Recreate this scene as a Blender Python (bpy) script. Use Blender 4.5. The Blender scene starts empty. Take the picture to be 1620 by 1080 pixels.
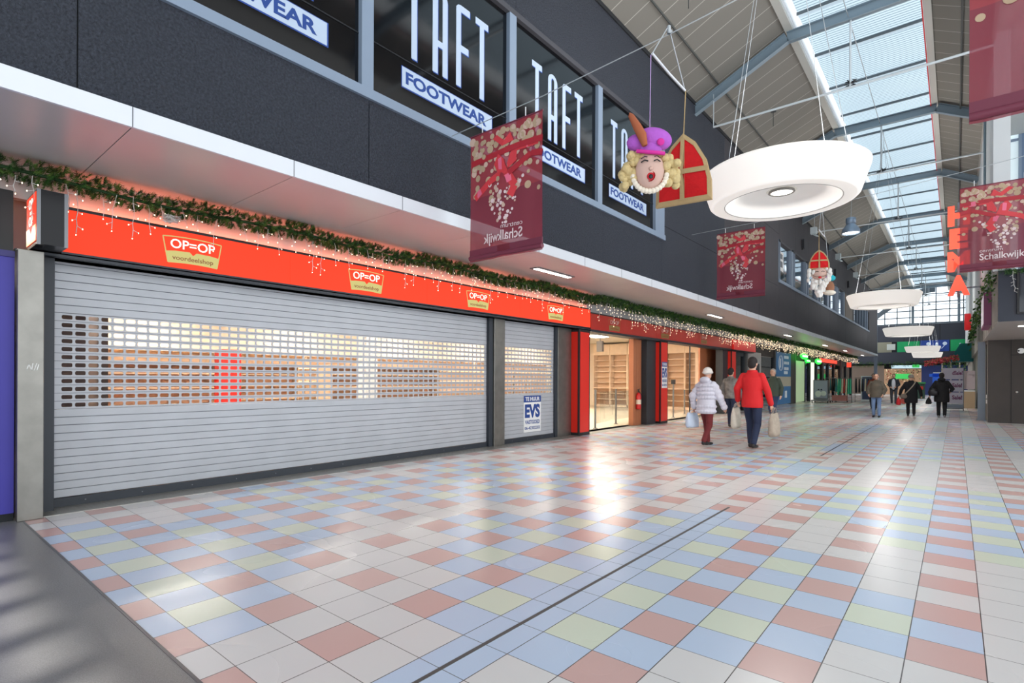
import bpy, bmesh, math, random
from mathutils import Vector, Matrix
random.seed(7)
PI = math.pi
sc = bpy.context.scene
COL = sc.collection

# ------------------------------------------------------------------ camera, world, light, exposure
EYE = 1.436
cam_data = bpy.data.cameras.new('camera')
cam_data.sensor_width = 36.0
cam_data.lens = 848.8 / 1620 * 36.0
cam_data.shift_y = 58.5 / 1620
cam_data.clip_end = 400
cam = bpy.data.objects.new('camera', cam_data)
COL.objects.link(cam)
cam.matrix_world = Matrix.Translation((0, 0, EYE)) @ Matrix.Rotation(0.6913, 4, 'Z') @ Matrix.Rotation(PI / 2, 4, 'X') @ Matrix.Rotation(0.0039, 4, 'Z')
sc.camera = cam

world = bpy.data.worlds.new('overcast_sky')
sc.world = world
world.use_nodes = True
bg = world.node_tree.nodes['Background']
bg.inputs[0].default_value = (0.90, 0.95, 1.0, 1)
bg.inputs[1].default_value = 2.1

sun_data = bpy.data.lights.new('sun', 'SUN')
sun_data.energy = 5.0
sun_data.angle = math.radians(0.9)
sun_data.color = (1.0, 0.95, 0.88)
sun = bpy.data.objects.new('sun', sun_data)
COL.objects.link(sun)
SUN_DIR = Vector((-0.30, 0.70, -0.70)).normalized()      # the way the light travels
sun.rotation_euler = SUN_DIR.to_track_quat('-Z', 'Y').to_euler()

sc.view_settings.view_transform = 'Standard'
sc.view_settings.look = 'None'
sc.view_settings.exposure = 0.42
sc.view_settings.gamma = 1.0
sc.view_settings.use_curve_mapping = False
sc.cycles.max_bounces = 7
sc.cycles.transparent_max_bounces = 12
sc.cycles.sample_clamp_indirect = 6.0
sc.cycles.use_denoising = True
sc.cycles.caustics_reflective = False

# ------------------------------------------------------------------ materials
MATS = {}
def lin(c):
    return tuple((x / 12.92 if x <= 0.04045 else ((x + 0.055) / 1.055) ** 2.4) for x in [v / 255 for v in c]) + (1,)

def M(name, rgb=(128, 128, 128), rough=0.6, metal=0.0, emit=0.0, noise=0.0, nscale=8.0, bump=0.0, bscale=60.0, bdist=0.02, alpha=1.0, spec=0.5, translucent=0.0, ecol=None):
    if name in MATS:
        return MATS[name]
    m = bpy.data.materials.new(name)
    m.use_nodes = True
    nt = m.node_tree
    b = nt.nodes['Principled BSDF']
    c = lin(rgb)
    b.inputs['Base Color'].default_value = c
    b.inputs['Roughness'].default_value = rough
    b.inputs['Metallic'].default_value = metal
    b.inputs['Specular IOR Level'].default_value = spec
    if alpha < 1:
        b.inputs['Alpha'].default_value = alpha
    if emit:
        b.inputs['Emission Color'].default_value = lin(ecol) if ecol else c
        b.inputs['Emission Strength'].default_value = emit
    tc = None
    if noise or bump:
        tc = nt.nodes.new('ShaderNodeTexCoord')
    if noise:
        n = nt.nodes.new('ShaderNodeTexNoise'); n.inputs['Scale'].default_value = nscale; n.inputs['Detail'].default_value = 5
        nt.links.new(tc.outputs['Object'], n.inputs['Vector'])
        mr = nt.nodes.new('ShaderNodeMapRange'); mr.inputs['From Min'].default_value = 0.3; mr.inputs['From Max'].default_value = 0.7
        mr.inputs['To Min'].default_value = 1 - noise; mr.inputs['To Max'].default_value = 1 + noise
        nt.links.new(n.outputs['Fac'], mr.inputs['Value'])
        mx = nt.nodes.new('ShaderNodeVectorMath'); mx.operation = 'SCALE'
        mx.inputs[0].default_value = c[:3]
        nt.links.new(mr.outputs['Result'], mx.inputs['Scale'])
        nt.links.new(mx.outputs['Vector'], b.inputs['Base Color'])
    if bump:
        n2 = nt.nodes.new('ShaderNodeTexNoise'); n2.inputs['Scale'].default_value = bscale; n2.inputs['Detail'].default_value = 6
        nt.links.new(tc.outputs['Object'], n2.inputs['Vector'])
        bp = nt.nodes.new('ShaderNodeBump'); bp.inputs['Strength'].default_value = bump; bp.inputs['Distance'].default_value = bdist
        nt.links.new(n2.outputs['Fac'], bp.inputs['Height'])
        nt.links.new(bp.outputs['Normal'], b.inputs['Normal'])
    if translucent:
        tr = nt.nodes.new('ShaderNodeBsdfTranslucent'); tr.inputs['Color'].default_value = c
        ms = nt.nodes.new('ShaderNodeMixShader'); ms.inputs[0].default_value = translucent
        nt.links.new(b.outputs[0], ms.inputs[1]); nt.links.new(tr.outputs[0], ms.inputs[2])
        nt.links.new(ms.outputs[0], nt.nodes['Material Output'].inputs['Surface'])
    MATS[name] = m
    return m

def glass(name, tint, refl=0.12, k=1.0, rough=0.02):
    if name in MATS: return MATS[name]
    m = bpy.data.materials.new(name); m.use_nodes = True; nt = m.node_tree
    nt.nodes.remove(nt.nodes['Principled BSDF'])
    t = nt.nodes.new('ShaderNodeBsdfTransparent'); t.inputs[0].default_value = lin(tint)
    g = nt.nodes.new('ShaderNodeBsdfGlossy'); g.inputs['Roughness'].default_value = rough; g.inputs[0].default_value = (0.9, 0.95, 1, 1)
    fr = nt.nodes.new('ShaderNodeFresnel'); fr.inputs[0].default_value = 1.45
    mr = nt.nodes.new('ShaderNodeMath'); mr.operation = 'MULTIPLY_ADD'; mr.inputs[1].default_value = k; mr.inputs[2].default_value = refl
    nt.links.new(fr.outputs[0], mr.inputs[0])
    ms = nt.nodes.new('ShaderNodeMixShader')
    nt.links.new(mr.outputs[0], ms.inputs[0]); nt.links.new(t.outputs[0], ms.inputs[1]); nt.links.new(g.outputs[0], ms.inputs[2])
    nt.links.new(ms.outputs[0], nt.nodes['Material Output'].inputs['Surface'])
    MATS[name] = m
    return m

def stripes(name, rgb_a, rgb_b, axis, pitch, frac, rough=0.6, kind='plain', noise=0.0, bump=0.0):
    """Two colours striped along one object axis: panel seams, ribs, slats."""
    m = bpy.data.materials.new(name); m.use_nodes = True; nt = m.node_tree
    b = nt.nodes['Principled BSDF']; b.inputs['Roughness'].default_value = rough
    tc = nt.nodes.new('ShaderNodeTexCoord'); sp = nt.nodes.new('ShaderNodeSeparateXYZ')
    nt.links.new(tc.outputs['Object'], sp.inputs[0])
    mo = nt.nodes.new('ShaderNodeMath'); mo.operation = 'FLOORED_MODULO'; mo.inputs[1].default_value = pitch
    nt.links.new(sp.outputs['XYZ'.index(axis)], mo.inputs[0])
    lt = nt.nodes.new('ShaderNodeMath'); lt.operation = 'LESS_THAN'; lt.inputs[1].default_value = pitch * frac
    nt.links.new(mo.outputs[0], lt.inputs[0])
    mix = nt.nodes.new('ShaderNodeMix'); mix.data_type = 'RGBA'
    mix.inputs[6].default_value = lin(rgb_a); mix.inputs[7].default_value = lin(rgb_b)
    nt.links.new(lt.outputs[0], mix.inputs[0])
    out = mix.outputs[2]
    nt.links.new(out, b.inputs['Base Color'])
    if kind == 'translucent':
        tr = nt.nodes.new('ShaderNodeBsdfTranslucent'); nt.links.new(out, tr.inputs[0])
        tp = nt.nodes.new('ShaderNodeBsdfTransparent'); nt.links.new(out, tp.inputs[0])
        m1 = nt.nodes.new('ShaderNodeMixShader'); m1.inputs[0].default_value = 0.02
        m2 = nt.nodes.new('ShaderNodeMixShader'); m2.inputs[0].default_value = 0.25
        nt.links.new(tr.outputs[0], m1.inputs[1]); nt.links.new(tp.outputs[0], m1.inputs[2])
        nt.links.new(m1.outputs[0], m2.inputs[1]); nt.links.new(b.outputs[0], m2.inputs[2])
        nt.links.new(m2.outputs[0], nt.nodes['Material Output'].inputs['Surface'])
    MATS[name] = m
    return m

# ------------------------------------------------------------------ mesh builder
class MB:
    def __init__(s):
        s.v = []; s.f = []; s.m = []; s.mats = []; s.sm = []
    def mi(s, m):
        if m not in s.mats: s.mats.append(m)
        return s.mats.index(m)
    def add(s, vs, fs, m, smooth=False):
        o = len(s.v); k = s.mi(m)
        s.v.extend([tuple(p) for p in vs])
        for f in fs:
            s.f.append([i + o for i in f]); s.m.append(k); s.sm.append(smooth)
        return s
    def box(s, a, b, m):
        x0, x1 = sorted((a[0], b[0])); y0, y1 = sorted((a[1], b[1])); z0, z1 = sorted((a[2], b[2]))
        vs = [(x0, y0, z0), (x1, y0, z0), (x1, y1, z0), (x0, y1, z0), (x0, y0, z1), (x1, y0, z1), (x1, y1, z1), (x0, y1, z1)]
        return s.add(vs, [(0, 3, 2, 1), (4, 5, 6, 7), (0, 1, 5, 4), (1, 2, 6, 5), (2, 3, 7, 6), (3, 0, 4, 7)], m)
    def bar(s, p, q, w, h, m, up=(0, 0, 1)):
        p, q = Vector(p), Vector(q); d = (q - p).normalized(); up = Vector(up)
        side = d.cross(up)
        if side.length < 1e-4: side = d.cross(Vector((1, 0, 0)))
        side.normalize(); u = side.cross(d).normalized()
        vs = []
        for c in (p, q):
            for a, b in ((-1, -1), (1, -1), (1, 1), (-1, 1)):
                vs.append(c + side * a * w / 2 + u * b * h / 2)
        return s.add(vs, [(0, 3, 2, 1), (4, 5, 6, 7), (0, 1, 5, 4), (1, 2, 6, 5), (2, 3, 7, 6), (3, 0, 4, 7)], m)
    def tube(s, pts, r, m, n=8, caps=True, smooth=True):
        pts = [Vector(p) for p in pts]; rr = r if isinstance(r, (list, tuple)) else [r] * len(pts)
        vs = []; fs = []
        ref = None
        for i, p in enumerate(pts):
            d = (pts[min(i + 1, len(pts) - 1)] - pts[max(i - 1, 0)]).normalized()
            if ref is None:
                ref = d.orthogonal().normalized()
            a = (ref - d * ref.dot(d))
            a = a.normalized() if a.length > 1e-5 else d.orthogonal().normalized()
            ref = a; b = d.cross(a)
            for k in range(n):
                t = 2 * PI * k / n
                vs.append(p + (a * math.cos(t) + b * math.sin(t)) * rr[i])
        for i in range(len(pts) - 1):
            for k in range(n):
                fs.append((i * n + k, i * n + (k + 1) % n, (i + 1) * n + (k + 1) % n, (i + 1) * n + k))
        s.add(vs, fs, m, smooth)
        if caps:
            s.add(vs[:n], [tuple(reversed(range(n)))], m); s.add(vs[-n:], [tuple(range(n))], m)
        return s
    def lathe(s, prof, c, m, n=32, axis='Z', smooth=True):
        vs = []; fs = []
        for r, z in prof:
            for k in range(n):
                t = 2 * PI * k / n
                a, b = r * math.cos(t), r * math.sin(t)
                vs.append({'Z': (c[0] + a, c[1] + b, c[2] + z), 'Y': (c[0] + a, c[1] + z, c[2] + b), 'X': (c[0] + z, c[1] + a, c[2] + b)}[axis])
        for i in range(len(prof) - 1):
            for k in range(n):
                fs.append((i * n + k, i * n + (k + 1) % n, (i + 1) * n + (k + 1) % n, (i + 1) * n + k))
        return s.add(vs, fs, m, smooth)
    def ball(s, c, r, m, n=14, rings=8, rot=None):
        r = r if isinstance(r, (tuple, list)) else (r, r, r)
        vs = []; fs = []; R = rot or Matrix.Identity(3); c = Vector(c)
        for i in range(rings + 1):
            ph = PI * i / rings
            for k in range(n):
                t = 2 * PI * k / n
                vs.append(c + R @ Vector((r[0] * math.sin(ph) * math.cos(t), r[1] * math.sin(ph) * math.sin(t), -r[2] * math.cos(ph))))
        for i in range(rings):
            for k in range(n):
                fs.append((i * n + k, i * n + (k + 1) % n, (i + 1) * n + (k + 1) % n, (i + 1) * n + k))
        return s.add(vs, fs, m, True)
    def prism(s, pts, o, u, v, depth, m, side=None):
        """polygon pts (u,v) extruded along -(u x v) from origin o by depth"""
        o, u, v = Vector(o), Vector(u), Vector(v); n = u.cross(v).normalized()
        a = [o + u * p[0] + v * p[1] for p in pts]; b = [p - n * depth for p in a]; k = len(pts)
        s.add(a + b, [tuple(range(k)), tuple(reversed(range(k, 2 * k)))], m)
        s.add(a + b, [(i, i + k, (i + 1) % k + k, (i + 1) % k) for i in range(k)], side or m)
        return s
    def text(s, txt, o, u, v, size, m, depth=0.004, bold=0.0, width=None, height=None, align='LEFT', mirror=False):
        vs, fs = text_mesh(txt, bold)
        if not vs: return s
        x0 = min(p[0] for p in vs); x1 = max(p[0] for p in vs); y0 = min(p[1] for p in vs); y1 = max(p[1] for p in vs)
        sx = (width / (x1 - x0)) if width else size; sy = (height / (y1 - y0)) if height else size
        o, u, v = Vector(o), Vector(u), Vector(v); n = u.cross(v).normalized()
        W = (x1 - x0) * sx
        off = {'LEFT': 0, 'CENTER': -W / 2, 'RIGHT': -W}[align]
        out = []
        for p in vs:
            a = (p[0] - x0) * sx
            if mirror: a = W - a
            out.append(o + u * (a + off) + v * ((p[1] - (y0 if height else 0)) * sy) + n * (depth * (1 if p[2] > 0 else 0)))
        return s.add(out, [tuple(reversed(f)) for f in fs] if mirror else fs, m)
    def build(s, name, parent=None, kind=None, bevel=0.0, loc=None, shade=None):
        me = bpy.data.meshes.new(name)
        if loc is not None:
            s.v = [(p[0] - loc[0], p[1] - loc[1], p[2] - loc[2]) for p in s.v]
        me.from_pydata(s.v, [], s.f); me.update()
        for m in s.mats: me.materials.append(m)
        me.polygons.foreach_set('material_index', s.m)
        me.polygons.foreach_set('use_smooth', s.sm)
        me.update()
        o = bpy.data.objects.new(name, me); COL.objects.link(o)
        if loc is not None: o.location = loc
        if parent:
            o.parent = parent
            if loc is None: o.matrix_parent_inverse = Matrix.Translation(-Vector(parent.location))
        if kind: o['kind'] = kind
        if bevel:
            bv = o.modifiers.new('bevel', 'BEVEL'); bv.width = bevel; bv.segments = 2; bv.limit_method = 'ANGLE'
        return o

_tc = {}
def text_mesh(txt, bold):
    k = (txt, bold)
    if k in _tc: return _tc[k]
    cu = bpy.data.curves.new('lettering', 'FONT'); cu.body = txt; cu.size = 1.0; cu.extrude = 0.01; cu.offset = bold; cu.resolution_u = 3
    ob = bpy.data.objects.new('lettering', cu); COL.objects.link(ob)
    dg = bpy.context.evaluated_depsgraph_get(); dg.update()
    me = ob.evaluated_get(dg).to_mesh()
    vs = [tuple(v.co) for v in me.vertices]; fs = [tuple(p.vertices) for p in me.polygons]
    ob.evaluated_get(dg).to_mesh_clear(); bpy.data.objects.remove(ob); bpy.data.curves.remove(cu)
    _tc[k] = (vs, fs)
    return _tc[k]

def tag(o, label, cat, group=None, kind=None):
    if label: o['label'] = label
    if cat: o['category'] = cat
    if group: o['group'] = group
    if kind: o['kind'] = kind
    return o
def thing(name, loc, label, cat, group=None):
    o = bpy.data.objects.new(name, None); COL.objects.link(o); o.location = loc; o.empty_display_size = 0.1
    return tag(o, label, cat, group)
def dup(root, loc, label=None, rotz=None, mat=None):
    r = root.copy(); COL.objects.link(r); r.location = loc
    if label: r['label'] = label
    if rotz is not None: r.rotation_euler = (0, 0, rotz)
    for ch in list(root.children):
        c = ch.copy(); COL.objects.link(c); c.parent = r; c.matrix_parent_inverse = ch.matrix_parent_inverse.copy()
        for g in list(ch.children):
            d = g.copy(); COL.objects.link(d); d.parent = c; d.matrix_parent_inverse = g.matrix_parent_inverse.copy()
    return r
UY, UZ, UX = (0, 1, 0), (0, 0, 1), (1, 0, 0)
#@@MATERIALS
stucco = M('dark_stucco', (70, 75, 87), 0.6, noise=0.36, nscale=42, bump=1.0, bscale=46, bdist=0.12)  # colour noise stands in for shade in the stucco relief
panel_dark = M('dark_smooth_panel', (66, 64, 69), 0.7, noise=0.06, nscale=2)
joint = M('dark_joint', (30, 32, 36), 0.8)
frame_blue = M('pale_blue_grey_frame', (134, 150, 170), 0.45)
black_glass = M('black_window_film', (9, 10, 14), 0.08)
white_alu = M('white_aluminium', (226, 230, 236), 0.4)
soffit_mat = M('satin_soffit', (206, 202, 200), 0.30, metal=0.15, noise=0.03, nscale=1)
steel = M('brushed_steel', (132, 130, 124), 0.36, metal=0.9, noise=0.10, nscale=6)
steel_d = M('grey_steel', (120, 122, 125), 0.4, metal=0.7)
dark_frame = M('dark_anodised_frame', (40, 46, 54), 0.45)
black = M('black_plastic', (22, 22, 24), 0.45)
slat_mat = M('grey_shutter_slat', (180, 183, 188), 0.42, metal=0.15, noise=0.05, nscale=3)
slat_gap = M('slat_joint', (96, 100, 108), 0.7)
red_lit = M('lit_red_acrylic', (150, 28, 18), 0.6, emit=0.70, ecol=(250, 74, 46), spec=0.12)
red_dull = M('unlit_red_acrylic', (176, 34, 22), 0.35)
red_paint = M('red_panel', (206, 36, 22), 0.4, emit=0.10)
cream_lit = M('lit_cream_lettering', (200, 194, 180), 0.4, emit=0.75, ecol=(255, 248, 232), spec=0.1)
gold_lit = M('lit_gold_film', (140, 132, 84), 0.4, emit=0.55, ecol=(206, 196, 122), spec=0.1)
white_dull = M('unlit_white_lettering', (190, 160, 150), 0.4)
gold_dull = M('unlit_gold_film', (140, 112, 62), 0.4)
brown_text = M('brown_lettering', (150, 84, 44), 0.5)
blue_text = M('blue_film', (28, 66, 140), 0.5)
pale_film = M('pale_blue_film', (186, 202, 222), 0.5)
edge_blue = M('deep_blue_edge', (32, 70, 150), 0.5)
white = M('white_paint', (236, 236, 234), 0.5)
wire_mat = M('steel_wire', (190, 196, 200), 0.4, metal=0.4)
beam_mat = M('blue_grey_beam', (120, 138, 150), 0.5)
beam_dark = M('dark_grey_beam', (84, 92, 98), 0.6)
lamp_white = M('glowing_lamp_fabric', (214, 210, 204), 0.6, emit=0.42, ecol=(255, 250, 244))
lamp_dish = M('white_lamp_dish', (222, 220, 216), 0.35, emit=0.15)
lamp_lens = M('bright_lamp_lens', (255, 252, 240), 0.4, emit=2.5)
strip_lit = M('bright_light_strip', (255, 250, 240), 0.4, emit=5.0)
bulb_mat = M('warm_fairy_bulb', (255, 226, 188), 0.4, emit=4.0)
cable_mat = M('white_cable', (210, 208, 204), 0.6)
leaf_a = M('pine_green', (62, 108, 46), 0.7)
leaf_b = M('dark_pine_green', (34, 70, 32), 0.7)
leaf_c = M('yellowish_green', (96, 130, 56), 0.7)

#@@FLOOR
T = 0.32
def tile_mat(name, rgb):
    m = bpy.data.materials.new(name); m.use_nodes = True; nt = m.node_tree; b = nt.nodes['Principled BSDF']
    tc = nt.nodes.new('ShaderNodeTexCoord'); sp = nt.nodes.new('ShaderNodeSeparateXYZ'); nt.links.new(tc.outputs['Object'], sp.inputs[0])
    def node(op, a, v=None, c=None):
        n = nt.nodes.new('ShaderNodeMath'); n.operation = op
        nt.links.new(a, n.inputs[0])
        if c is not None: nt.links.new(c, n.inputs[1])
        elif v is not None: n.inputs[1].default_value = v
        return n.outputs[0]
    res = []
    for i in (0, 1):
        q = node('FLOORED_MODULO', node('DIVIDE', sp.outputs[i], T), 1.0)
        d = node('ABSOLUTE', node('SUBTRACT', q, 0.5))
        res.append(d)
    gx = node('GREATER_THAN', res[0], 0.5 - 0.0085)
    gy = node('GREATER_THAN', res[1], 0.5 - 0.0065)
    g = node('MAXIMUM', gx, None, gy)
    no = nt.nodes.new('ShaderNodeTexNoise'); no.inputs['Scale'].default_value = 0.8; no.inputs['Detail'].default_value = 1; nt.links.new(tc.outputs['Object'], no.inputs['Vector'])
    mr = nt.nodes.new('ShaderNodeMapRange'); mr.inputs['To Min'].default_value = 0.96; mr.inputs['To Max'].default_value = 1.03; nt.links.new(no.outputs['Fac'], mr.inputs['Value'])
    vm = nt.nodes.new('ShaderNodeVectorMath'); vm.operation = 'SCALE'; vm.inputs[0].default_value = lin(rgb)[:3]; nt.links.new(mr.outputs[0], vm.inputs['Scale'])
    mix = nt.nodes.new('ShaderNodeMix'); mix.data_type = 'RGBA'; mix.inputs[7].default_value = lin((84, 80, 78))
    nt.links.new(g, mix.inputs[0]); nt.links.new(vm.outputs[0], mix.inputs[6]); nt.links.new(mix.outputs[2], b.inputs['Base Color'])
    r = nt.nodes.new('ShaderNodeMapRange'); r.inputs['To Min'].default_value = 0.25; r.inputs['To Max'].default_value = 0.29; nt.links.new(no.outputs['Fac'], r.inputs['Value'])
    nt.links.new(r.outputs[0], b.inputs['Roughness'])
    return m
t_grey = tile_mat('grey_tile', (220, 218, 216)); t_red = tile_mat('salmon_tile', (210, 174, 167))
t_blue = tile_mat('pale_blue_tile', (192, 209, 231)); t_yel = tile_mat('pale_yellow_tile', (214, 222, 202))
OX, OY = -8.624 * T, 4.697 * T               # where tile corner (0,0) lies
centres = [(2, 7, 6.3), (-7, 14, 6.0), (8, 18, 6.2), (-11, 6, 4.2), (-7, -1, 5.2)]
for a in range(-8, 12):
    for b in range(-6, 22):
        x, y = 2 - 9 * a + 6 * b, 7 + 7 * a + 11 * b
        if -16 < x < 36 and y > 18.5: centres.append((x, y, 5.2))
def tile_colour(i, j):
    inb = any(abs(i - a) + abs(j - b) <= q for a, b, q in centres)
    if i == 2: return t_blue if (inb or j < 14) else (t_red if j % 2 == 0 else t_grey)
    if i % 2 == 0:
        if j % 2 == 0: return t_red
        return t_blue if inb else t_grey
    if inb: return t_yel if j % 2 == 1 else t_blue
    return t_grey
fl = MB()
fl.v = []
I0, I1, J0, J1 = -15, 34, -2, 206
for j in range(J0, J1):
    for i in range(I0, I1):
        x, y = OX + i * T, OY + j * T
        y0 = max(y, 1.02)
        if y + T <= 1.02: continue
        if y > 26 and x > 2.5: continue
        z = 0.0
        fl.add([(x, y0, z), (x + T, y0, z), (x + T, y + T, z), (x, y + T, z)], [(0, 1, 2, 3)], tile_colour(i, j))
floor = fl.build('floor', kind='structure', loc=(OX, OY, 0))
fb = MB(); fb.box((-16, -6, -0.2), (9, 72, -0.005), M('floor_slab', (150, 148, 144)))
fb.build('floor_slab', kind='structure')
terr = M('dark_terrazzo', (120, 120, 120), 0.34, noise=0.25, nscale=160, bump=0.05, bscale=200)
tb = MB(); tb.box((-7.6, -6, -0.004), (9, 1.005, 0.001), terr); tb.box((-7.2, 1.003, -0.004), (9, 1.02, 0.003), steel_d)
tb.build('floor_terrazzo', kind='structure')
dr = MB(); dx = OX + 2.5 * T
dr.box((dx - 0.012, 1.2, -0.003), (dx + 0.012, 6.2, 0.002), M('expansion_joint', (84, 82, 80), 0.5)); dr.box((dx - 0.01, 11.5, -0.003), (dx + 0.01, 21.5, 0.002), joint)
dr.build('trim_1', kind='structure')
pl = MB(); plate = M('chequer_plate', (168, 166, 160), 0.38, metal=0.6)
pl.box((-7.62, 1.17, 0), (-7.18, 11.46, 0.006), plate)
y = 1.2; k = 0
while y < 11.4:
    for q, x in enumerate([-7.58 + 0.05 * n for n in range(9)]):
        a = PI / 4 if (q + k) % 2 else -PI / 4
        c, s_ = math.cos(a) * 0.018, math.sin(a) * 0.018
        if x > -7.2: continue
        px, py = -s_ * 0.22, c * 0.22
        pl.add([(x - c, y - s_, 0.0061), (x + px, y + py, 0.0085), (x + c, y + s_, 0.0061), (x - px, y - py, 0.0085)], [(0, 3, 2, 1)], plate)
    y += 0.05; k += 1
tag(pl.build('threshold_plate'), 'studded metal threshold plate along the foot of the closed shutters', 'floor plate')
pl = MB(); pl.box((-7.9, 12.0, 0), (-7.3, 22.7, 0.006), M('door_mat_strip', (150, 146, 138), 0.7, noise=.1, nscale=60)); pl.build('trim_2', kind='structure')

#@@LEFT WALL
WX = -5.55
wl = MB()
seams = [-4.55 + 2.83 * k for k in range(24)]
def wall_box(y0, y1, z0, z1, m, x=WX, d=0.22):
    ys = [y0] + [s for s in seams if y0 + 0.05 < s < y1 - 0.05] + [y1]
    for a, b in zip(ys[:-1], ys[1:]):
        ga = 0.006 if a != y0 else 0; gb = 0.006 if b != y1 else 0
        wl.box((x - d, a + ga, z0), (x, b - gb, z1), m)
    wl.box((x - d + 0.002, y0 + 0.001, z0 + 0.001), (x - 0.02, y1 - 0.001, z1 - 0.001), joint)
SILL1, HEAD1 = 4.86, 7.42
SILL2, HEAD2 = 5.40, 7.12
wall_box(-6, 12.56, 3.67, SILL1, stucco); wall_box(-6, 1.0, SILL1, HEAD1, stucco); wall_box(-6, 12.56, HEAD1, 8.95, stucco)
wall_box(12.56, 17.0, 3.67, 8.95, stucco)
wall_box(17.0, 23.6, 3.67, 8.95, panel_dark)
wall_box(23.6, 53, 3.67, SILL2, panel_dark); wall_box(23.6, 53, HEAD2, 8.95, panel_dark); wall_box(53, 59, 3.67, 8.95, panel_dark)
# top edge of the wall
wl.box((WX - 0.24, -6, 8.95), (WX + 0.03, 59, 9.04), joint)
wl.box((WX - 0.24, 58.9, 0), (WX + 0.02, 59.0, 8.95), frame_blue)
# horizontal seam
wl.box((WX - 0.01, 17.0, 7.32), (WX + 0.003, 23.6, 7.335), joint); wl.box((WX - 0.01, 12.56, 5.2), (WX + 0.003, 23.6, 5.215), joint)
wl.build('wall_left', kind='structure')
# ceiling space behind the wall, hides the sky
bk = MB(); bk.box((-16, -6, 3.665), (WX - 0.24, 59, 3.7), joint); bk.box((-16.2, -6, 0), (-16, 72, 9), joint); bk.build('wall_left_rear', kind='structure')

def window_frames(mb, y0, y1, z0, z1, muls, w=0.17, head=0.09):
    x0, x1 = WX - 0.12, WX + 0.012
    mb.box((x0, y0, z0 - 0.02), (x1 + 0.03, y1, z0 + 0.10), frame_blue)
    mb.box((x0, y0, z1 - head), (x1, y1, z1), M('dark_head_frame', (70, 70, 76), 0.6))  # head bar is darker grey than sill and mullions
    for y in muls: mb.box((x0, y - w / 2, z0), (x1, y + w / 2, z1 - head), frame_blue)
wf = MB(); window_frames(wf, 1.0, 12.56, SILL1, HEAD1, [1.08, 3.91, 6.69, 9.46], 0.17)
wf.box((WX - 0.12, 12.05, SILL1), (WX + 0.012, 12.56, HEAD1 - 0.09), frame_blue)
w1 = wf.build('window_1', kind='structure')
gp = MB(); gp.box((WX - 0.09, 1.1, SILL1 + 0.08), (WX - 0.06, 12.1, HEAD1 - 0.05), black_glass)
gp.box((WX - 0.06, 1.1, 5.62), (WX - 0.052, 12.1, 5.635), joint)
g = gp.build('window_pane', w1)

def taft(yc, w):
    """tall narrow letters T A F T over a boxed word, stuck on the pane; yc start, w total width"""
    xs = WX - 0.058
    z0, z1 = 5.70, 6.90
    mb = MB(); sw = w * 0.06; lw = w * 0.175
    def shape(pts, m, off, dep): mb.prism(pts, (xs + off, 0, 0), UY, UZ, dep, m)
    y = [yc + w * 0.00, yc + w * 0.29, yc + w * 0.57, yc + w * 0.82]
    for off, m, dy, dz in ((0.0, edge_blue, 0.014, -0.014), (0.003, pale_film, 0, 0)):
        def R(a, b, c, d): shape([(a + dy, c + dz), (b + dy, c + dz), (b + dy, d + dz), (a + dy, d + dz)], m, off, 0.003)
        for t in (0, 3):
            a = y[t]; R(a, a + lw, z1 - 0.10, z1); R(a + lw / 2 - sw / 2, a + lw / 2 + sw / 2, z0, z1 - 0.10)
        a = y[1]; R(a, a + sw, z0, z1 - 0.13); R(a + lw - sw, a + lw, z0, z1 - 0.13); R(a + sw, a + lw - sw, z0 + 0.38, z0 + 0.47)
        arc = [(a + lw / 2 + lw / 2 * math.cos(t) + dy, z1 - 0.13 + 0.13 * math.sin(t) + dz) for t in [PI * k / 8 for k in range(9)]]
        inn = [(a + lw / 2 + (lw / 2 - sw) * math.cos(t) + dy, z1 - 0.13 + 0.06 * math.sin(t) + dz) for t in [PI * k / 8 for k in range(9)]]
        for k in range(8): shape([arc[k], arc[k + 1], inn[k + 1], inn[k]], m, off, 0.003)
        a = y[2]; R(a, a + sw, z0, z1 - 0.06); R(a + sw, a + lw, z1 - 0.10, z1); R(a + sw, a + lw * 0.9, z0 + 0.52, z0 + 0.62)
        shape([(a + dy, z1 - 0.06 + dz), (a + sw + dy, z1 - 0.06 + dz), (a + sw + dy, z1 + dz), (a + sw * 0.4 + dy, z1 - 0.015 + dz)], m, off, 0.003)
    mb.box((xs - 0.002, yc - 0.07, 5.25), (xs + 0.001, yc + w + 0.10, 5.535), edge_blue)
    mb.box((xs, yc - 0.06, 5.265), (xs + 0.004, yc + w + 0.08, 5.525), pale_film)
    mb.text('FOOTWEAR', (xs + 0.004, yc + 0.0, 5.315), UY, UZ, 0.2, blue_text, 0.003, bold=0.032, width=w * 0.97, height=0.165)
    return mb
for k, (yc, w, lab) in enumerate([(1.72, 1.6, 'tall pale shop lettering over a boxed word on the nearest black pane'), (4.55, 1.62, 'tall pale shop lettering on the black pane behind the nearest hanging banner'),
                   (7.28, 1.62, 'tall pale shop lettering on the black pane just right of the nearest banner'), (10.0, 1.6, 'tall pale shop lettering on the last black pane, behind the purple hat')]):
    tag(taft(yc, w).build('window_lettering'), lab, 'shop lettering', 'shop lettering on the black panes')

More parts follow.
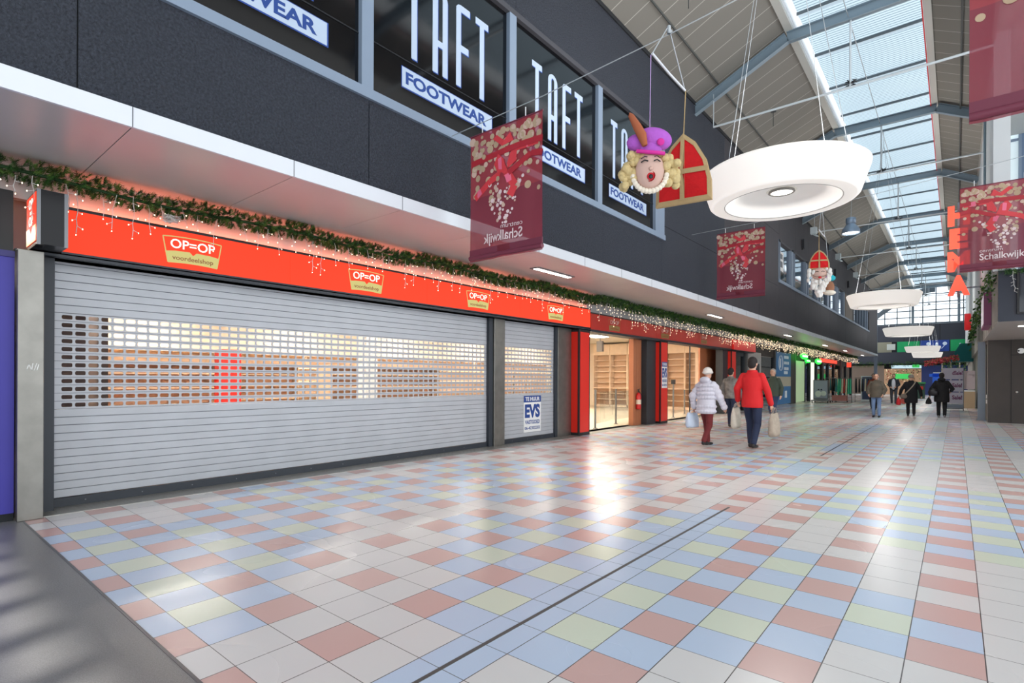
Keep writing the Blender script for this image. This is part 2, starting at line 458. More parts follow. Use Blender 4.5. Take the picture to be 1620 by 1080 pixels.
wf = MB(); muls2 = [23.7, 25.7, 26.4, 28.5, 29.3, 31.2, 32.2, 34.2, 35.2, 37.0, 38.0, 39.9]
window_frames(wf, 23.6, 53, SILL2, HEAD2, muls2, 0.10)
for y in (23.72, 26.0, 28.85, 31.6, 34.5, 37.5, 40.2): wf.box((WX - 0.12, y - 0.14, SILL2), (WX + 0.012, y + 0.14, HEAD2), frame_blue)
wf.box((WX - 0.12, 40.8, SILL2), (WX - 0.01, 43.8, HEAD2), M('tan_infill_panel', (150, 138, 128), 0.7))
wf.box((WX - 0.12, 43.8, SILL2), (WX - 0.01, 44.6, HEAD2), panel_dark)
for y in (46, 47.5, 49, 50.5, 52): wf.box((WX - 0.12, y - 0.08, SILL2), (WX + 0.012, y + 0.08, HEAD2), frame_blue)
w2 = wf.build('window_2', kind='structure')
gp = MB(); gp.box((WX - 0.09, 23.7, SILL2 + 0.05), (WX - 0.075, 40.9, HEAD2 - 0.05), glass('office_glass', (120, 140, 140), 0.34))
gp.box((WX - 0.09, 44.6, SILL2 + 0.05), (WX - 0.075, 53, HEAD2 - 0.05), MATS['office_glass']); gp.build('window_pane', w2)
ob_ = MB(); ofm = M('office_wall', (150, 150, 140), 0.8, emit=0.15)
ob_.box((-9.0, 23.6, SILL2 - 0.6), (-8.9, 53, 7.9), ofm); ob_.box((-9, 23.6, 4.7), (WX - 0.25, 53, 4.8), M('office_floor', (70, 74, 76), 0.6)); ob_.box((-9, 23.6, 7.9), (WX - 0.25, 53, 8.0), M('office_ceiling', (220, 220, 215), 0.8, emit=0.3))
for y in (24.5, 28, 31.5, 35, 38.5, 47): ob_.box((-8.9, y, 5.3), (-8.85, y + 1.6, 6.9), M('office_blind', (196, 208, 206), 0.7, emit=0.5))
ob_.build('wall_office', kind='structure')
pn = MB(); pn.box((WX - 0.07, 24.0, 5.95), (WX - 0.066, 24.7, 6.75), white); pn.box((WX - 0.066, 24.15, 6.1), (WX - 0.064, 24.55, 6.35), steel_d); pn.box((WX - 0.066, 24.15, 6.45), (WX - 0.064, 24.55, 6.65), steel_d)
tag(pn.build('paper_notice'), 'white paper notice behind the first office window pane', 'notice')
for k, (y, z) in enumerate([(19.3, 7.75), (27.9, 7.75), (31.9, 7.75), (36.5, 7.75), (41.5, 7.75)]):
    mb = MB(); mb.box((WX, y - 0.11, z - 0.2), (WX + 0.1, y + 0.11, z + 0.2), M('dark_fitting', (34, 36, 42), 0.6)); mb.box((WX + 0.0, y - 0.05, z - 0.26), (WX + 0.05, y + 0.05, z - 0.2), black)
    tag(mb.build('wall_fitting'), 'dark box fitting on upper wall, ' + ['just past the banner and before the office windows', 'above the first office windows', 'above the bearded hanging head', 'above the middle office windows', 'nearest the end of the office windows'][k], 'wall box', 'dark fittings on the upper wall')

#@@CANOPY
FX = -5.5
cp = MB()
cp.box((FX - 0.03, -6, 3.6), (FX, 59, 3.775), white_alu)
for k in range(46):
    y = -4.4 + 1.47 * k
    if y < 59: cp.box((FX - 0.001, y - 0.004, 3.6), (FX + 0.0015, y + 0.004, 3.775), slat_gap)
cp.build('trim_3', kind='structure')
sf = MB()
for k in range(46):
    y = -5.87 + 1.47 * k
    if y < 59: sf.box((-7.45, y + 0.004, 3.603), (FX - 0.03, min(y + 1.466, 59), 3.63), soffit_mat)
sf.box((-7.45, -6, 3.632), (FX - 0.03, 59, 3.66), joint)
sf.build('ceiling_canopy', kind='structure')
# panel band above the shop signs
bd = MB(); bandm = M('off_white_band', (214, 204, 198), 0.45)
bd.box((-7.5, -6, 3.26), (-7.4, 12.0, 3.60), bandm); bd.box((-7.5, 12.0, 3.16), (-7.42, 59, 3.60), M('grey_band', (170, 170, 170), 0.5)); bd.build('trim_4', kind='structure')
for k, y in enumerate([8.98, 18.55, 28.85, 38.6, 46.5, 56]):
    t = thing('canopy_light', (-6.35, y, 3.6), 'slim recessed strip light in the canopy soffit, ' + ['nearest, beyond the near left banner', 'second along, above the two walkers', 'third along, above the green-coated walker', 'fourth along, above the green oval signs', 'fifth along, above the clothes racks', 'farthest along the canopy'][k], 'ceiling light', 'strip lights in the canopy soffit')
    mb = MB(); mb.box((-6.46, y - 0.64, 3.588), (-6.24, y + 0.64, 3.602), M('light_housing', (110, 110, 112), 0.5)); mb.build('housing', t)
    mb = MB(); mb.box((-6.40, y - 0.60, 3.580), (-6.30, y + 0.60, 3.5875), strip_lit); mb.build('diffuser', t)

#@@SHOPFRONT
SX = -7.6
# purple neighbour
pb = MB(); pur = M('violet_blue_panel', (60, 54, 156), 0.5, noise=0.04, nscale=2)
pb.box((-7.5, -6, 0.08), (-7.22, 0.955, 2.62), pur); pb.box((-7.5, -6, 0), (-7.24, 0.955, 0.08), joint)
pb.box((-7.5, -6, 2.62), (-7.2, 0.955, 2.68), M('violet_trim', (48, 44, 110), 0.5)); pb.box((-7.5, -6, 2.68), (-7.24, 0.84, 3.24), M('dark_violet_panel', (84, 62, 110), 0.5))
pb.box((-7.5, 0.84, 2.68), (-7.3, 0.955, 3.3), black)
pb.build('wall_violet', kind='structure')
def pillar(x0, x1, y0, y1, z1, m, lab, cat='pillar', name='steel_pillar'):
    mb = MB(); mb.box((x0, y0, 0), (x1, y1, z1), m)
    return tag(mb.build(name, bevel=0.006), lab, cat)
p = pillar(-7.6, -7.12, 0.965, 1.165, 2.7, steel, 'brushed steel pillar with scratch marks between violet panel and wide shutter')
mb = MB(); mk = M('white_scratch', (225, 225, 222), 0.6)
for a, b in (((1.05, 1.56), (1.07, 1.50)), ((1.07, 1.50), (1.08, 1.57)), ((1.09, 1.50), (1.11, 1.57)), ((1.11, 1.50), (1.125, 1.56)), ((1.035, 1.51), (1.05, 1.56))):
    mb.bar((-7.119, a[0], a[1]), (-7.119, b[0], b[1]), 0.002, 0.007, mk, up=(0, 1, 0))
mb.build('scratch_mark', p)
mb = MB(); mb.box((-7.6, 1.17, 0), (-7.42, 1.30, 2.72), dark_frame); tag(mb.build('shutter_guide', bevel=0.004), 'dark vertical guide rail at the near end of the wide shutter', 'shutter rail')
mb = MB(); mb.box((-7.62, 8.34, 0), (-7.52, 8.46, 2.72), dark_frame); tag(mb.build('shutter_guide', bevel=0.004), 'dark vertical guide rail at the far end of the wide shutter', 'shutter rail')
pillar(-7.64, -7.48, 8.46, 8.80, 2.72, steel, 'brushed steel pillar between the wide and the narrow shutter')
mb = MB(); mb.box((-7.66, 8.80, 0), (-7.54, 8.86, 2.72), dark_frame); tag(mb.build('shutter_guide'), 'dark guide rail at the near end of the narrow shutter', 'shutter rail')
mb = MB(); mb.box((-7.66, 10.77, 0), (-7.54, 10.86, 2.72), dark_frame); tag(mb.build('shutter_guide'), 'dark guide rail at the far end of the narrow shutter', 'shutter rail')
pillar(-7.75, -7.52, 10.86, 11.45, 2.72, steel, 'broad brushed steel pillar between narrow shutter and red pillar')
def redpillar(y0, y1, lab):
    t = thing('red_pillar', (-7.35, (y0 + y1) / 2, 0), lab, 'pillar')
    mb = MB(); mb.box((-7.6, y0, 0), (-7.30, y1, 2.68), black); mb.build('black_edge', t)
    mb = MB(); mb.box((-7.31, y0 + 0.05, 0.08), (-7.292, y1 - 0.05, 2.62), red_paint); mb.box((-7.55, y0 - 0.004, 0.08), (-7.34, y0 + 0.002, 2.62), red_paint); mb.build('red_panel', t)
    return t
redpillar(11.46, 11.98, 'red pillar with black edges beside the broad steel pillar')
redpillar(16.28, 16.85, 'red pillar carrying a second letting poster between the two openings')
redpillar(23.35, 23.95, 'red pillar at the far end of the open shop')
def shutter(y0, y1, hy0, hy1, lab, z_top=2.72):
    t = thing('roller_shutter', (SX, (y0 + y1) / 2, 0), lab, 'shutter', 'roller shutters')
    P = 0.0885; z = 0.105; mb = MB(); mb2 = MB(); hb = MB(); row = 0
    while z < z_top:
        zt = min(z + P, z_top); hole = 11 <= row < 23
        if row == 23: mb, mb2 = mb2, mb
        if not hole:
            mb.add([(SX - 0.004, y0, z), (SX - 0.004, y1, z), (SX + 0.004, y1, z + 0.006), (SX + 0.004, y0, z + 0.006), (SX + 0.004, y0, zt - 0.005), (SX + 0.004, y1, zt - 0.005), (SX - 0.004, y0, zt), (SX - 0.004, y1, zt)],
                   [(0, 1, 2, 3), (3, 2, 5, 4), (4, 5, 7, 6)], slat_mat)
            mb.box((SX - 0.0125, y0, z - 0.002), (SX - 0.001, y1, z + 0.002), slat_gap)
        else:
            hw, hh, pit, cr = 0.096, 0.046, 0.119, 0.010
            zc = (z + zt) / 2
            n = int((hy1 - hy0) / pit); st = hy0 + ((hy1 - hy0) - n * pit) / 2
            xs = SX
            def Q(a, b, c, d): hb.add([(xs, a, c), (xs, b, c), (xs, b, d), (xs, a, d)], [(0, 1, 2, 3)], slat_mat)
            Q(y0, y1, z + 0.0025, zc - hh / 2); Q(y0, y1, zc + hh / 2, zt - 0.0025)
            hb.box((xs - 0.012, y0, z - 0.0025), (xs - 0.004, y1, z + 0.0025), slat_gap)
            prev = y0
            for k in range(n):
                a = st + k * pit + (pit - hw) / 2; b = a + hw
                Q(prev, a, zc - hh / 2, zc + hh / 2); prev = b
                for (ya, za, sy, sz) in ((a, zc - hh / 2, 1, 1), (b, zc - hh / 2, -1, 1), (b, zc + hh / 2, -1, -1), (a, zc + hh / 2, 1, -1)):
                    hb.add([(xs, ya, za), (xs, ya + sy * cr, za), (xs, ya, za + sz * cr)], [(0, 1, 2)], slat_mat)
                # depth of the slot
                hb.add([(xs, a, zc - hh / 2), (xs, b, zc - hh / 2), (xs - 0.01, b, zc - hh / 2), (xs - 0.01, a, zc - hh / 2)], [(0, 1, 2, 3)], slat_mat)
                hb.add([(xs, b, zc - hh / 2), (xs, b, zc + hh / 2), (xs - 0.01, b, zc + hh / 2), (xs - 0.01, b, zc - hh / 2)], [(0, 1, 2, 3)], slat_mat)
            Q(prev, y1, zc - hh / 2, zc + hh / 2)
        z += P; row += 1
    mb2.build('lower_slats', t); mb.build('upper_slats', t); hb.build('perforated_slats', t)
    mb = MB(); mb.box((SX - 0.02, y0, 0.006), (SX + 0.03, y1, 0.10), dark_frame)
    for k in range(int((y1 - y0) / 0.55)): mb.lathe([(0.008, 0.034), (0.0, 0.036)], (SX, y0 + 0.3 + 0.55 * k, 0.055), steel_d, 8, 'X')
    mb.build('bottom_rail', t)
    return t
shutter(1.30, 8.34, 1.36, 8.30, 'wide grey roller shutter with a perforated band under the lit red signs')
shutter(8.86, 10.77, 8.92, 10.72, 'narrow grey roller shutter with a blue and white letting poster')
# box above the shutters
hd = MB(); hd.box((-7.75, 1.17, 2.70), (-7.38, 11.98, 2.76), black); hd.box((-7.7, 0.965, 2.70), (-7.28, 11.98, 2.725), dark_frame); hd.box((-7.7, 12.0, 2.66), (-7.30, 26.6, 2.74), dark_frame)
hd.build('trim_5', kind='structure')
def badge(mb, yc, zc, s, lit, x=-7.287, simple=False):
    wh, gd, fld = (cream_lit, gold_lit, red_lit) if lit else (white_dull, gold_dull, red_dull)
    tx = brown_text
    def pt(u, v): return (yc + u * s, zc + v * s + 0.06 * s * (1 - u * u))
    # outline: keystone shape, u -1..1, v -0.5..0.5
    top = [(-1 + 0.25 * k, 0.42) for k in range(9)]; bot = [(-0.84 + 0.21 * k, -0.52) for k in range(9)]
    outl = [pt(*q) for q in top] + [pt(*q) for q in reversed(bot)]
    w = 0.016
    for a, b in zip(outl, outl[1:] + outl[:1]): mb.bar((x, a[0], a[1]), (x, b[0], b[1]), 0.004, w * 0.7, gd, up=(0, 0, 1) if abs(a[0] - b[0]) > abs(a[1] - b[1]) else (0, 1, 0))
    up = [(-0.93, -0.12), (-0.6, -0.10), (-0.12, -0.10), (0, -0.22), (0.12, -0.10), (0.6, -0.10), (0.93, -0.12)]
    lo = [(0.84, -0.52), (0.42, -0.52), (0, -0.52), (-0.42, -0.52), (-0.84, -0.52)]
    uu = [pt(*q) for q in up]; ll = [pt(*q) for q in lo]
    for i in range(6):
        a, b = up[i], up[i + 1]
        fa = lambda t: (t[0] * 0.9, -0.52)
        mb.prism([pt(*fa(a)), pt(*fa(b)), pt(*b), pt(*a)], (x + 0.001, 0, 0), UY, UZ, 0.002, gd)
    mb.text('OP=OP', (x + 0.002, yc - 0.76 * s, zc + 0.03 * s), UY, UZ, 1, wh, 0.003, bold=0.012, width=1.52 * s, height=0.34 * s)
    if not simple: mb.text('voordeelshop', (x + 0.002, yc - 0.70 * s, zc - 0.44 * s), UY, UZ, 1, tx, 0.002, bold=0.008, width=1.4 * s, height=0.22 * s)
def sign(y0, y1, z0, z1, m, badges, lab, lit, group, x=-7.29):
    t = thing('sign_panel', (x, (y0 + y1) / 2, z0), lab, 'shop sign', group)
    mb = MB(); mb.box((x - 0.11, y0 + 0.003, z0), (x, y1 - 0.003, z1), m); mb.build('acrylic_face', t)
    mb = MB(); mb.box((x - 0.022, y0, z1), (x + 0.008, y1, z1 + 0.03), black); mb.box((x - 0.12, y0, z0 - 0.02), (x + 0.005, y1, z0), dark_frame); mb.build('rail', t)
    if lit and y1 < 12:
        ld = bpy.data.lights.new('sign_glow', 'AREA'); ld.shape = 'RECTANGLE'; ld.size = 0.07; ld.size_y = y1 - y0 - 0.1; ld.energy = 4.5; ld.color = (1, 0.22, 0.10)
        lo = bpy.data.objects.new('sign_glow', ld); COL.objects.link(lo); lo.parent = t; lo.location = (-0.06, 0, z1 - z0 + 0.006); lo.rotation_euler = (PI, 0, 0)
    for b in badges:
        mb = MB(); badge(mb, b, (z0 + z1) / 2 - 0.0, 0.33, lit, x + 0.003); mb.build('emblem', t)
    return t
G1 = 'lit red shop signs over the shutters'
sign(1.33, 3.86, 2.76, 3.215, red_lit, [2.60], 'lit red shop sign panel nearest the camera, beside the black box sign', True, G1)
sign(3.86, 6.42, 2.76, 3.215, red_lit, [5.14], 'lit red shop sign panel, second from the black box sign', True, G1)
sign(6.42, 9.07, 2.76, 3.215, red_lit, [7.75], 'lit red shop sign panel ending above the steel pillar of the narrow shutter', True, G1)
sign(9.07, 11.98, 2.76, 3.215, red_lit, [10.42], 'lit red shop sign panel above the narrow shutter', True, G1)
G2 = 'unlit red shop signs over the open shop'
sign(12.0, 15.9, 2.72, 3.13, red_dull, [13.25], 'unlit red sign panel above the first opening', False, G2)
sign(15.9, 19.6, 2.72, 3.13, red_dull, [16.6], 'unlit red sign panel above the red pillar with the letting poster', False, G2)
sign(19.6, 23.4, 2.72, 3.13, red_dull, [20.1], 'unlit red sign panel above the second opening', False, G2)
sign(23.4, 26.6, 2.70, 3.13, M('half_lit_red', (190, 20, 16), 0.3, emit=0.3), [], 'brighter red sign panel at the far end of the row', True, G2, -7.22)
# projecting box sign
t = thing('box_sign', (-7.1, 1.1, 2.7), 'black projecting box sign with a red face between violet panel and first lit sign', 'shop sign')
mb = MB(); mb.box((-7.42, 1.075, 2.735), (-6.90, 1.31, 3.27), M('gloss_black_box', (12, 12, 16), 0.22, spec=0.25)); mb.box((-6.902, 1.07, 2.73), (-6.895, 1.10, 3.27), steel_d); mb.box((-6.902, 1.28, 2.73), (-6.895, 1.31, 3.27), steel_d); mb.build('box', t)
mb = MB(); yf = 1.073; mb.box((-7.40, yf - 0.004, 2.77), (-6.93, yf, 3.25), red_lit); 
def pz(l): return [(-x, z) for x, z in l]
mb.prism([(-7.40, 2.77), (-6.93, 2.77), (-6.93, 2.93), (-7.08, 2.93), (-7.165, 2.86), (-7.25, 2.93), (-7.40, 2.93)], (0, yf - 0.006, 0), UX, UZ, 0.001, gold_lit)
mb.text('OP', (-7.165, yf - 0.006, 3.115), UX, UZ, 1, cream_lit, 0.002, bold=0.03, width=0.2, height=0.10, align='CENTER'); mb.text('=', (-7.165, yf - 0.006, 3.06), UX, UZ, 1, cream_lit, 0.002, bold=0.03, width=0.08, height=0.03, align='CENTER'); mb.text('OP', (-7.165, yf - 0.006, 2.945), UX, UZ, 1, cream_lit, 0.002, bold=0.03, width=0.2, height=0.10, align='CENTER')
mb.build('red_face', t)
def evs(y0, y1, z0, z1, x, lab):
    w, h = y1 - y0, z1 - z0
    t = thing('letting_poster', (x, y0, z0), lab, 'poster', 'letting posters')
    mb = MB(); mb.box((x, y0, z0), (x + 0.004, y1, z1), white); mb.box((x + 0.001, y0, z1 - h * 0.18), (x + 0.006, y1, z1), blue_text)
    mb.text('TE HUUR', (x + 0.006, y0 + w * 0.08, z1 - h * 0.145), UY, UZ, 1, white, 0.002, bold=0.03, width=w * 0.84, height=h * 0.11); mb.build('poster_sheet', t)
    mb = MB()
    mb.text('EVS', (x + 0.004, y0 + w * 0.06, z0 + h * 0.39), UY, UZ, 1, blue_text, 0.002, bold=0.05, width=w * 0.88, height=h * 0.38)
    mb.text('VASTGOED', (x + 0.004, y0 + w * 0.07, z0 + h * 0.22), UY, UZ, 1, blue_text, 0.002, bold=0.03, width=w * 0.86, height=h * 0.11)
    mb.text('06-42302202', (x + 0.004, y0 + w * 0.05, z0 + h * 0.07), UY, UZ, 1, blue_text, 0.002, bold=0.02, width=w * 0.9, height=h * 0.085)
    mb.build('printed_lettering', t)
evs(9.60, 10.25, 0.20, 1.04, SX + 0.006, 'blue and white letting poster stuck on the narrow shutter')
evs(16.36, 16.77, 1.15, 1.99, -7.290, 'blue and white letting poster stuck on the red pillar')

#@@SHOP INTERIOR
beige = M('beige_wall', (222, 206, 184), 0.7); beige_f = M('beige_vinyl', (214, 200, 178), 0.35, noise=0.04, nscale=2)
wood = M('pale_wood_shelf', (230, 208, 182), 0.6, noise=0.05, nscale=5); wood_back = M('tan_shelf_back', (204, 172, 142), 0.7)
rust = M('rust_panel', (172, 106, 70), 0.6, noise=0.05, nscale=2)
it = MB()
it.box((-15.9, -2, 0.002), (-7.62, 24.9, 0.006), beige_f); it.box((-15.98, -2, 0), (-15.9, 24.9, 3.4), beige); it.box((-15.9, 24.75, 0), (-7.72, 24.9, 3.4), beige); it.box((-15.9, -2.1, 0), (-7.7, -2, 3.4), M('dark_brown_wall', (96, 76, 68), .7))
it.box((-15.9, -2, 3.3), (-7.75, 24.9, 3.36), M('shop_ceiling', (232, 226, 214), 0.8))
it.box((-7.75, 1.0, 2.76), (-7.7, 26.6, 3.4), beige)
it.build('wall_shop_interior', kind='structure')
k = 0
for x in (-9.2, -12.2, -14.6):
    for y in (0.5, 4.5, 8.5, 12.5, 16.5, 20.5):
        mb = MB(); mb.box((x - 0.3, y - 0.6, 3.285), (x + 0.3, y + 0.6, 3.299), M('shop_light', (255, 246, 234), 0.5, emit=34))
        tag(mb.build('ceiling_panel_light'), 'square light panel in the ceiling of the empty shop', 'ceiling light', 'light panels in the empty shop'); k += 1
def shelf_unit(x0, x1, y, lab, z1=2.66, rows=9, face=-1, top=3.2, depth=0.4, back=wood_back, board=wood):
    t = thing('shelf_unit', ((x0 + x1) / 2, y, 0), lab, 'shelving', 'empty wooden shelving in the open shop')
    mb = MB(); yb = y + depth
    mb.box((x0, yb - 0.02, 0.01), (x1, yb, z1), back); mb.box((x0, y, 0.01), (x0 + 0.03, yb, z1), board); mb.box((x1 - 0.03, y, 0.01), (x1, yb, z1), board)
    mb.box((x0, y, z1), (x1, yb, top), board); mb.box((x0, y, 0.01), (x1, yb, 0.12), board); mb.build('carcass', t)
    for r in range(1, rows):
        mb = MB(); z = 0.12 + (z1 - 0.12) * r / rows; dd = 0.0 if r < 4 else 0.12
        mb.box((x0 + 0.03, y + dd, z - 0.014), (x1 - 0.03, yb - 0.02, z + 0.014), board); mb.build('shelf', t)
    return t
n = ['first', 'second', 'third', 'fourth', 'fifth']
for i in range(7):
    x0 = -14.6 + i * 0.98
    shelf_unit(x0, x0 + 0.96, 24.3, 'empty pale wooden shelf unit against the far wall, ' + ['farthest inside', 'second from the inside', 'third from the inside', 'middle one of seven', 'behind the glass barrier posts', 'seen through the second opening', 'nearest the rust coloured panels'][i])
mb = MB()
for i in range(3): mb.box((-7.78 + 0.02 * i, 15.05 + i * 0.18, 0), (-7.62, 15.22 + i * 0.18, 2.68), rust)
tag(mb.build('rust_column', bevel=0.004), 'rust brown column beside the fire extinguisher', 'column')
mb = MB(); mb.box((-7.75, 15.62, 0), (-7.45, 16.26, 2.7), M('charcoal_column', (44, 48, 52), 0.5)); tag(mb.build('charcoal_column', bevel=0.004), 'charcoal column between rust column and red poster pillar', 'column')
mb = MB(); mb.box((-7.75, 22.72, 0), (-7.45, 23.34, 2.7), MATS['charcoal_column']); tag(mb.build('charcoal_column', bevel=0.004), 'charcoal column at the far end of the second opening', 'column')
mb = MB(); mb.box((-9.1, 24.0, 0), (-8.95, 24.28, 3.2), wood); mb.box((-8.95, 24.0, 0.0), (-7.8, 24.1, 3.28), rust); mb.box((-8.2, 22.0, 0), (-8.14, 24.0, 3.28), rust); tag(mb.build('rust_partition'), 'rust brown partition panel beyond the empty shelves', 'partition')
# pieces behind the wide shutter
def gondola(x, y, L, lab, red_=False):
    t = thing('gondola_shelf', (x, y, 0), lab, 'shelving', 'shelving behind the wide shutter')
    mb = MB(); m1 = M('gondola_back', (190, 150, 122), 0.7); m2 = M('gondola_shelf', (206, 178, 150), 0.6)
    mb.box((x - 0.02, y, 0.01), (x + 0.02, y + L, 1.75), m1); mb.build('backboard', t)
    for z in (0.12, 0.5, 0.85, 1.2, 1.5, 1.72):
        mb = MB(); mb.box((x - 0.32, y, z), (x + 0.32, y + L, z + 0.03), m2); mb.build('shelf', t)
    for yy in (y, y + L): 
        mb = MB(); mb.box((x - 0.34, yy - 0.015, 0.01), (x + 0.34, yy + 0.015, 1.75), m2); mb.build('end_panel', t)
gondola(-12.8, 2.2, 3.0, 'low double sided shelf run nearest, seen through the shutter holes')
gondola(-11.6, 7.0, 3.4, 'low double sided shelf run in the middle, seen through the shutter holes')
gondola(-14.6, 4.2, 3.6, 'low double sided shelf run farthest, seen through the shutter holes')
mb = MB(); mb.box((-9.3, 1.9, 0), (-8.3, 1.98, 2.3), M('brown_screen', (88, 70, 62), 0.6)); mb.box((-8.5, 1.2, 0), (-8.4, 1.8, 2.4), MATS['brown_screen']); tag(mb.build('brown_screen'), 'dark brown screen behind the near end of the wide shutter', 'screen')
mb = MB(); mb.box((-10.6, 4.15, 0), (-10.3, 4.5, 1.95), red_paint); tag(mb.build('red_column'), 'bright red column seen through the shutter holes', 'column')
mb = MB(); mb.box((-10.3, 7.05, 0), (-10.0, 7.35, 3.28), white); tag(mb.build('white_column'), 'white round-edged column seen through the shutter holes', 'column')
for i in range(9):
    y0 = -1.5 + i * 2.6; z1 = 2.2
    t = thing('wall_shelf', (-15.6, y0, 0), 'tan wall shelving along the back of the empty shop', 'shelving', 'tan shelving on the back wall')
    mb = MB(); mb.box((-15.88, y0, 0.01), (-15.85, y0 + 2.5, z1), M('shelf_red_brown', (218, 188, 160), 0.7)); mb.build('backboard', t)
    for z in (0.1, 0.5, 0.9, 1.3, 1.7, 2.1):
        mb = MB(); mb.box((-15.85, y0, z), (-15.45, y0 + 2.5, z + 0.03), wood); mb.build('shelf', t)
# glass barrier posts
for k, (x, y, h) in enumerate([(-7.98, 13.4, 1.12), (-8.3, 15.2, 1.12), (-8.6, 17.9, 1.12), (-8.1, 19.2, 1.35), (-8.55, 21.4, 1.0)]):
    mb = MB(); mb.tube([(x, y, 0.006), (x, y, h)], 0.03, steel, 10); mb.lathe([(0.07, 0.006), (0.07, 0.02), (0.03, 0.03)], (x, y, 0), steel, 12)
    if k == 3: mb.box((x - 0.06, y - 0.06, 1.25), (x + 0.06, y + 0.06, 1.42), black)
    tag(mb.build('barrier_post'), 'steel barrier post in the open shop entrance, ' + ['nearest to the red pillar', 'second from the red pillar', 'beside the rust column', 'with a black sensor head', 'farthest in the second opening'][k], 'post', 'barrier posts')
gl = glass('clear_glass', (246, 250, 248), 0.02, k=0.2)
for k, (a, b) in enumerate([((-7.98, 13.45), (-8.3, 15.15)), ((-8.3, 15.25), (-8.6, 17.85)), ((-8.12, 19.25), (-8.55, 21.35))]):
    mb = MB(); mb.bar((a[0], a[1], 0.6), (b[0], b[1], 0.6), 0.01, 0.9, gl); tag(mb.build('glass_barrier'), 'low clear glass screen between steel posts, ' + ['nearest', 'behind the rust column', 'in the second opening'][k], 'glass screen')
mb = MB(); mb.box((-7.75, 12.0, 0.01), (-7.72, 12.06, 2.68), steel_d); mb.bar((-7.7, 12.2, 1.5), (-7.95, 12.5, 1.0), 0.02, 0.02, steel); mb.box((-7.64, 17.36, 0.01), (-7.6, 17.40, 2.66), steel_d); mb.box((-7.64, 19.55, 0.01), (-7.6, 19.58, 2.66), dark_frame); mb.build('trim_6', kind='structure')
mb = MB(); mb.box((-8.6, 14.5, 2.28), (-8.4, 14.6, 2.6), M('grey_alarm_box', (110, 104, 98), 0.6)); mb.tube([(-8.5, 14.55, 2.6), (-8.5, 14.55, 3.3)], 0.01, steel_d, 6); tag(mb.build('hanging_box'), 'small grey box hanging inside the first opening', 'box')
# fire extinguisher
t = thing('fire_extinguisher', (-7.56, 15.2, 0.62), 'red fire extinguisher hung on the rust brown column', 'fire extinguisher')
rd = M('extinguisher_red', (200, 28, 24), 0.35)
mb = MB(); c = (-7.55, 15.25, 0.5); mb.lathe([(0.0, 0), (0.075, 0.0), (0.08, 0.03), (0.08, 0.42), (0.06, 0.48), (0.02, 0.52), (0.0, 0.52)], c, rd, 16); mb.build('cylinder', t)
mb = MB(); mb.box((-7.56, 15.22, 1.02), (-7.54, 15.28, 1.1), black); mb.bar((-7.55, 15.2, 1.1), (-7.55, 15.34, 1.13), 0.02, 0.02, black); mb.build('valve_handle', t)
mb = MB(); mb.tube([(-7.55, 15.3, 1.06), (-7.52, 15.37, 0.95), (-7.5, 15.36, 0.7), (-7.5, 15.33, 0.6)], 0.011, black, 6); mb.build('hose', t)
mb = MB(); mb.lathe([(0.081, 0.16), (0.081, 0.3)], c, M('extinguisher_label', (226, 204, 180), 0.5), 16); mb.build('label_band', t)

#@@GARLAND
def garland(y0, y1, x, z, dens, needles, L, name_lab, rad=0.07, along='y', path=None, kind=None):
    mb = MB(); r = random.Random(int(y0 * 10) + 3)
    n = int((y1 - y0) * dens)
    for i in range(n):
        t = r.random(); y = y0 + (y1 - y0) * t
        sag = 0.025 * math.sin(y * 2.1) + 0.015 * math.sin(y * 5.3)
        a = r.uniform(0, 2 * PI); rr = rad * math.sqrt(r.random())
        if path: c = Vector(path(t)) + Vector((rr * math.cos(a), r.uniform(-rad, rad) * 0.5, rr * math.sin(a)))
        else: c = Vector((x + rr * math.cos(a) * 0.8, y, z + sag + rr * math.sin(a)))
        m = r.choice((leaf_a, leaf_a, leaf_b, leaf_b, leaf_c))
        ax = Vector((math.cos(a), r.uniform(-0.9, 0.9), math.sin(a) - 0.15)).normalized()
        q = ax.to_track_quat('Z', 'Y')
        vs = []; fs = []
        for k in range(needles):
            s = k / needles; ph = k * 2.4
            base = c + ax * (L * 0.8 * s)
            d = q @ Vector((math.cos(ph) * 0.75, math.sin(ph) * 0.75, 0.6)).normalized()
            w = d.cross(Vector((0.3, 0.8, 0.5))).normalized() * L * 0.042
            b = base + d * L * 0.5
            o = len(vs); vs += [base - w, base + w, b]; fs.append((o, o + 1, o + 2))
        mb.add(vs, fs, m)
    return mb
mb = garland(-0.6, 12, -7.08, 3.45, 300, 30, 0.085, '', rad=0.072)
mb.tube([(-7.08, -0.6 + k * 0.3, 3.435 + 0.025 * math.sin((-0.6 + k * 0.3) * 2.1)) for k in range(43)], 0.02, leaf_b, 6)
tag(mb.build('pine_garland'), 'green artificial pine garland along the canopy above the lit red signs', 'garland')
mb = garland(12, 30, -7.08, 3.47, 170, 20, 0.11, '', rad=0.085); mb.tube([(-7.08, 12, 3.46), (-7.08, 30, 3.46)], 0.03, leaf_b, 6)
tag(mb.build('pine_garland'), 'green artificial pine garland above the unlit red signs, further along the canopy', 'garland')
mb = garland(30, 59, -7.08, 3.50, 55, 9, 0.13, ''); mb.tube([(-7.08, 30, 3.48), (-7.08, 59, 3.48)], 0.04, leaf_b, 6)
tag(mb.build('pine_garland'), 'green artificial pine garland at the distant end of the canopy', 'garland')
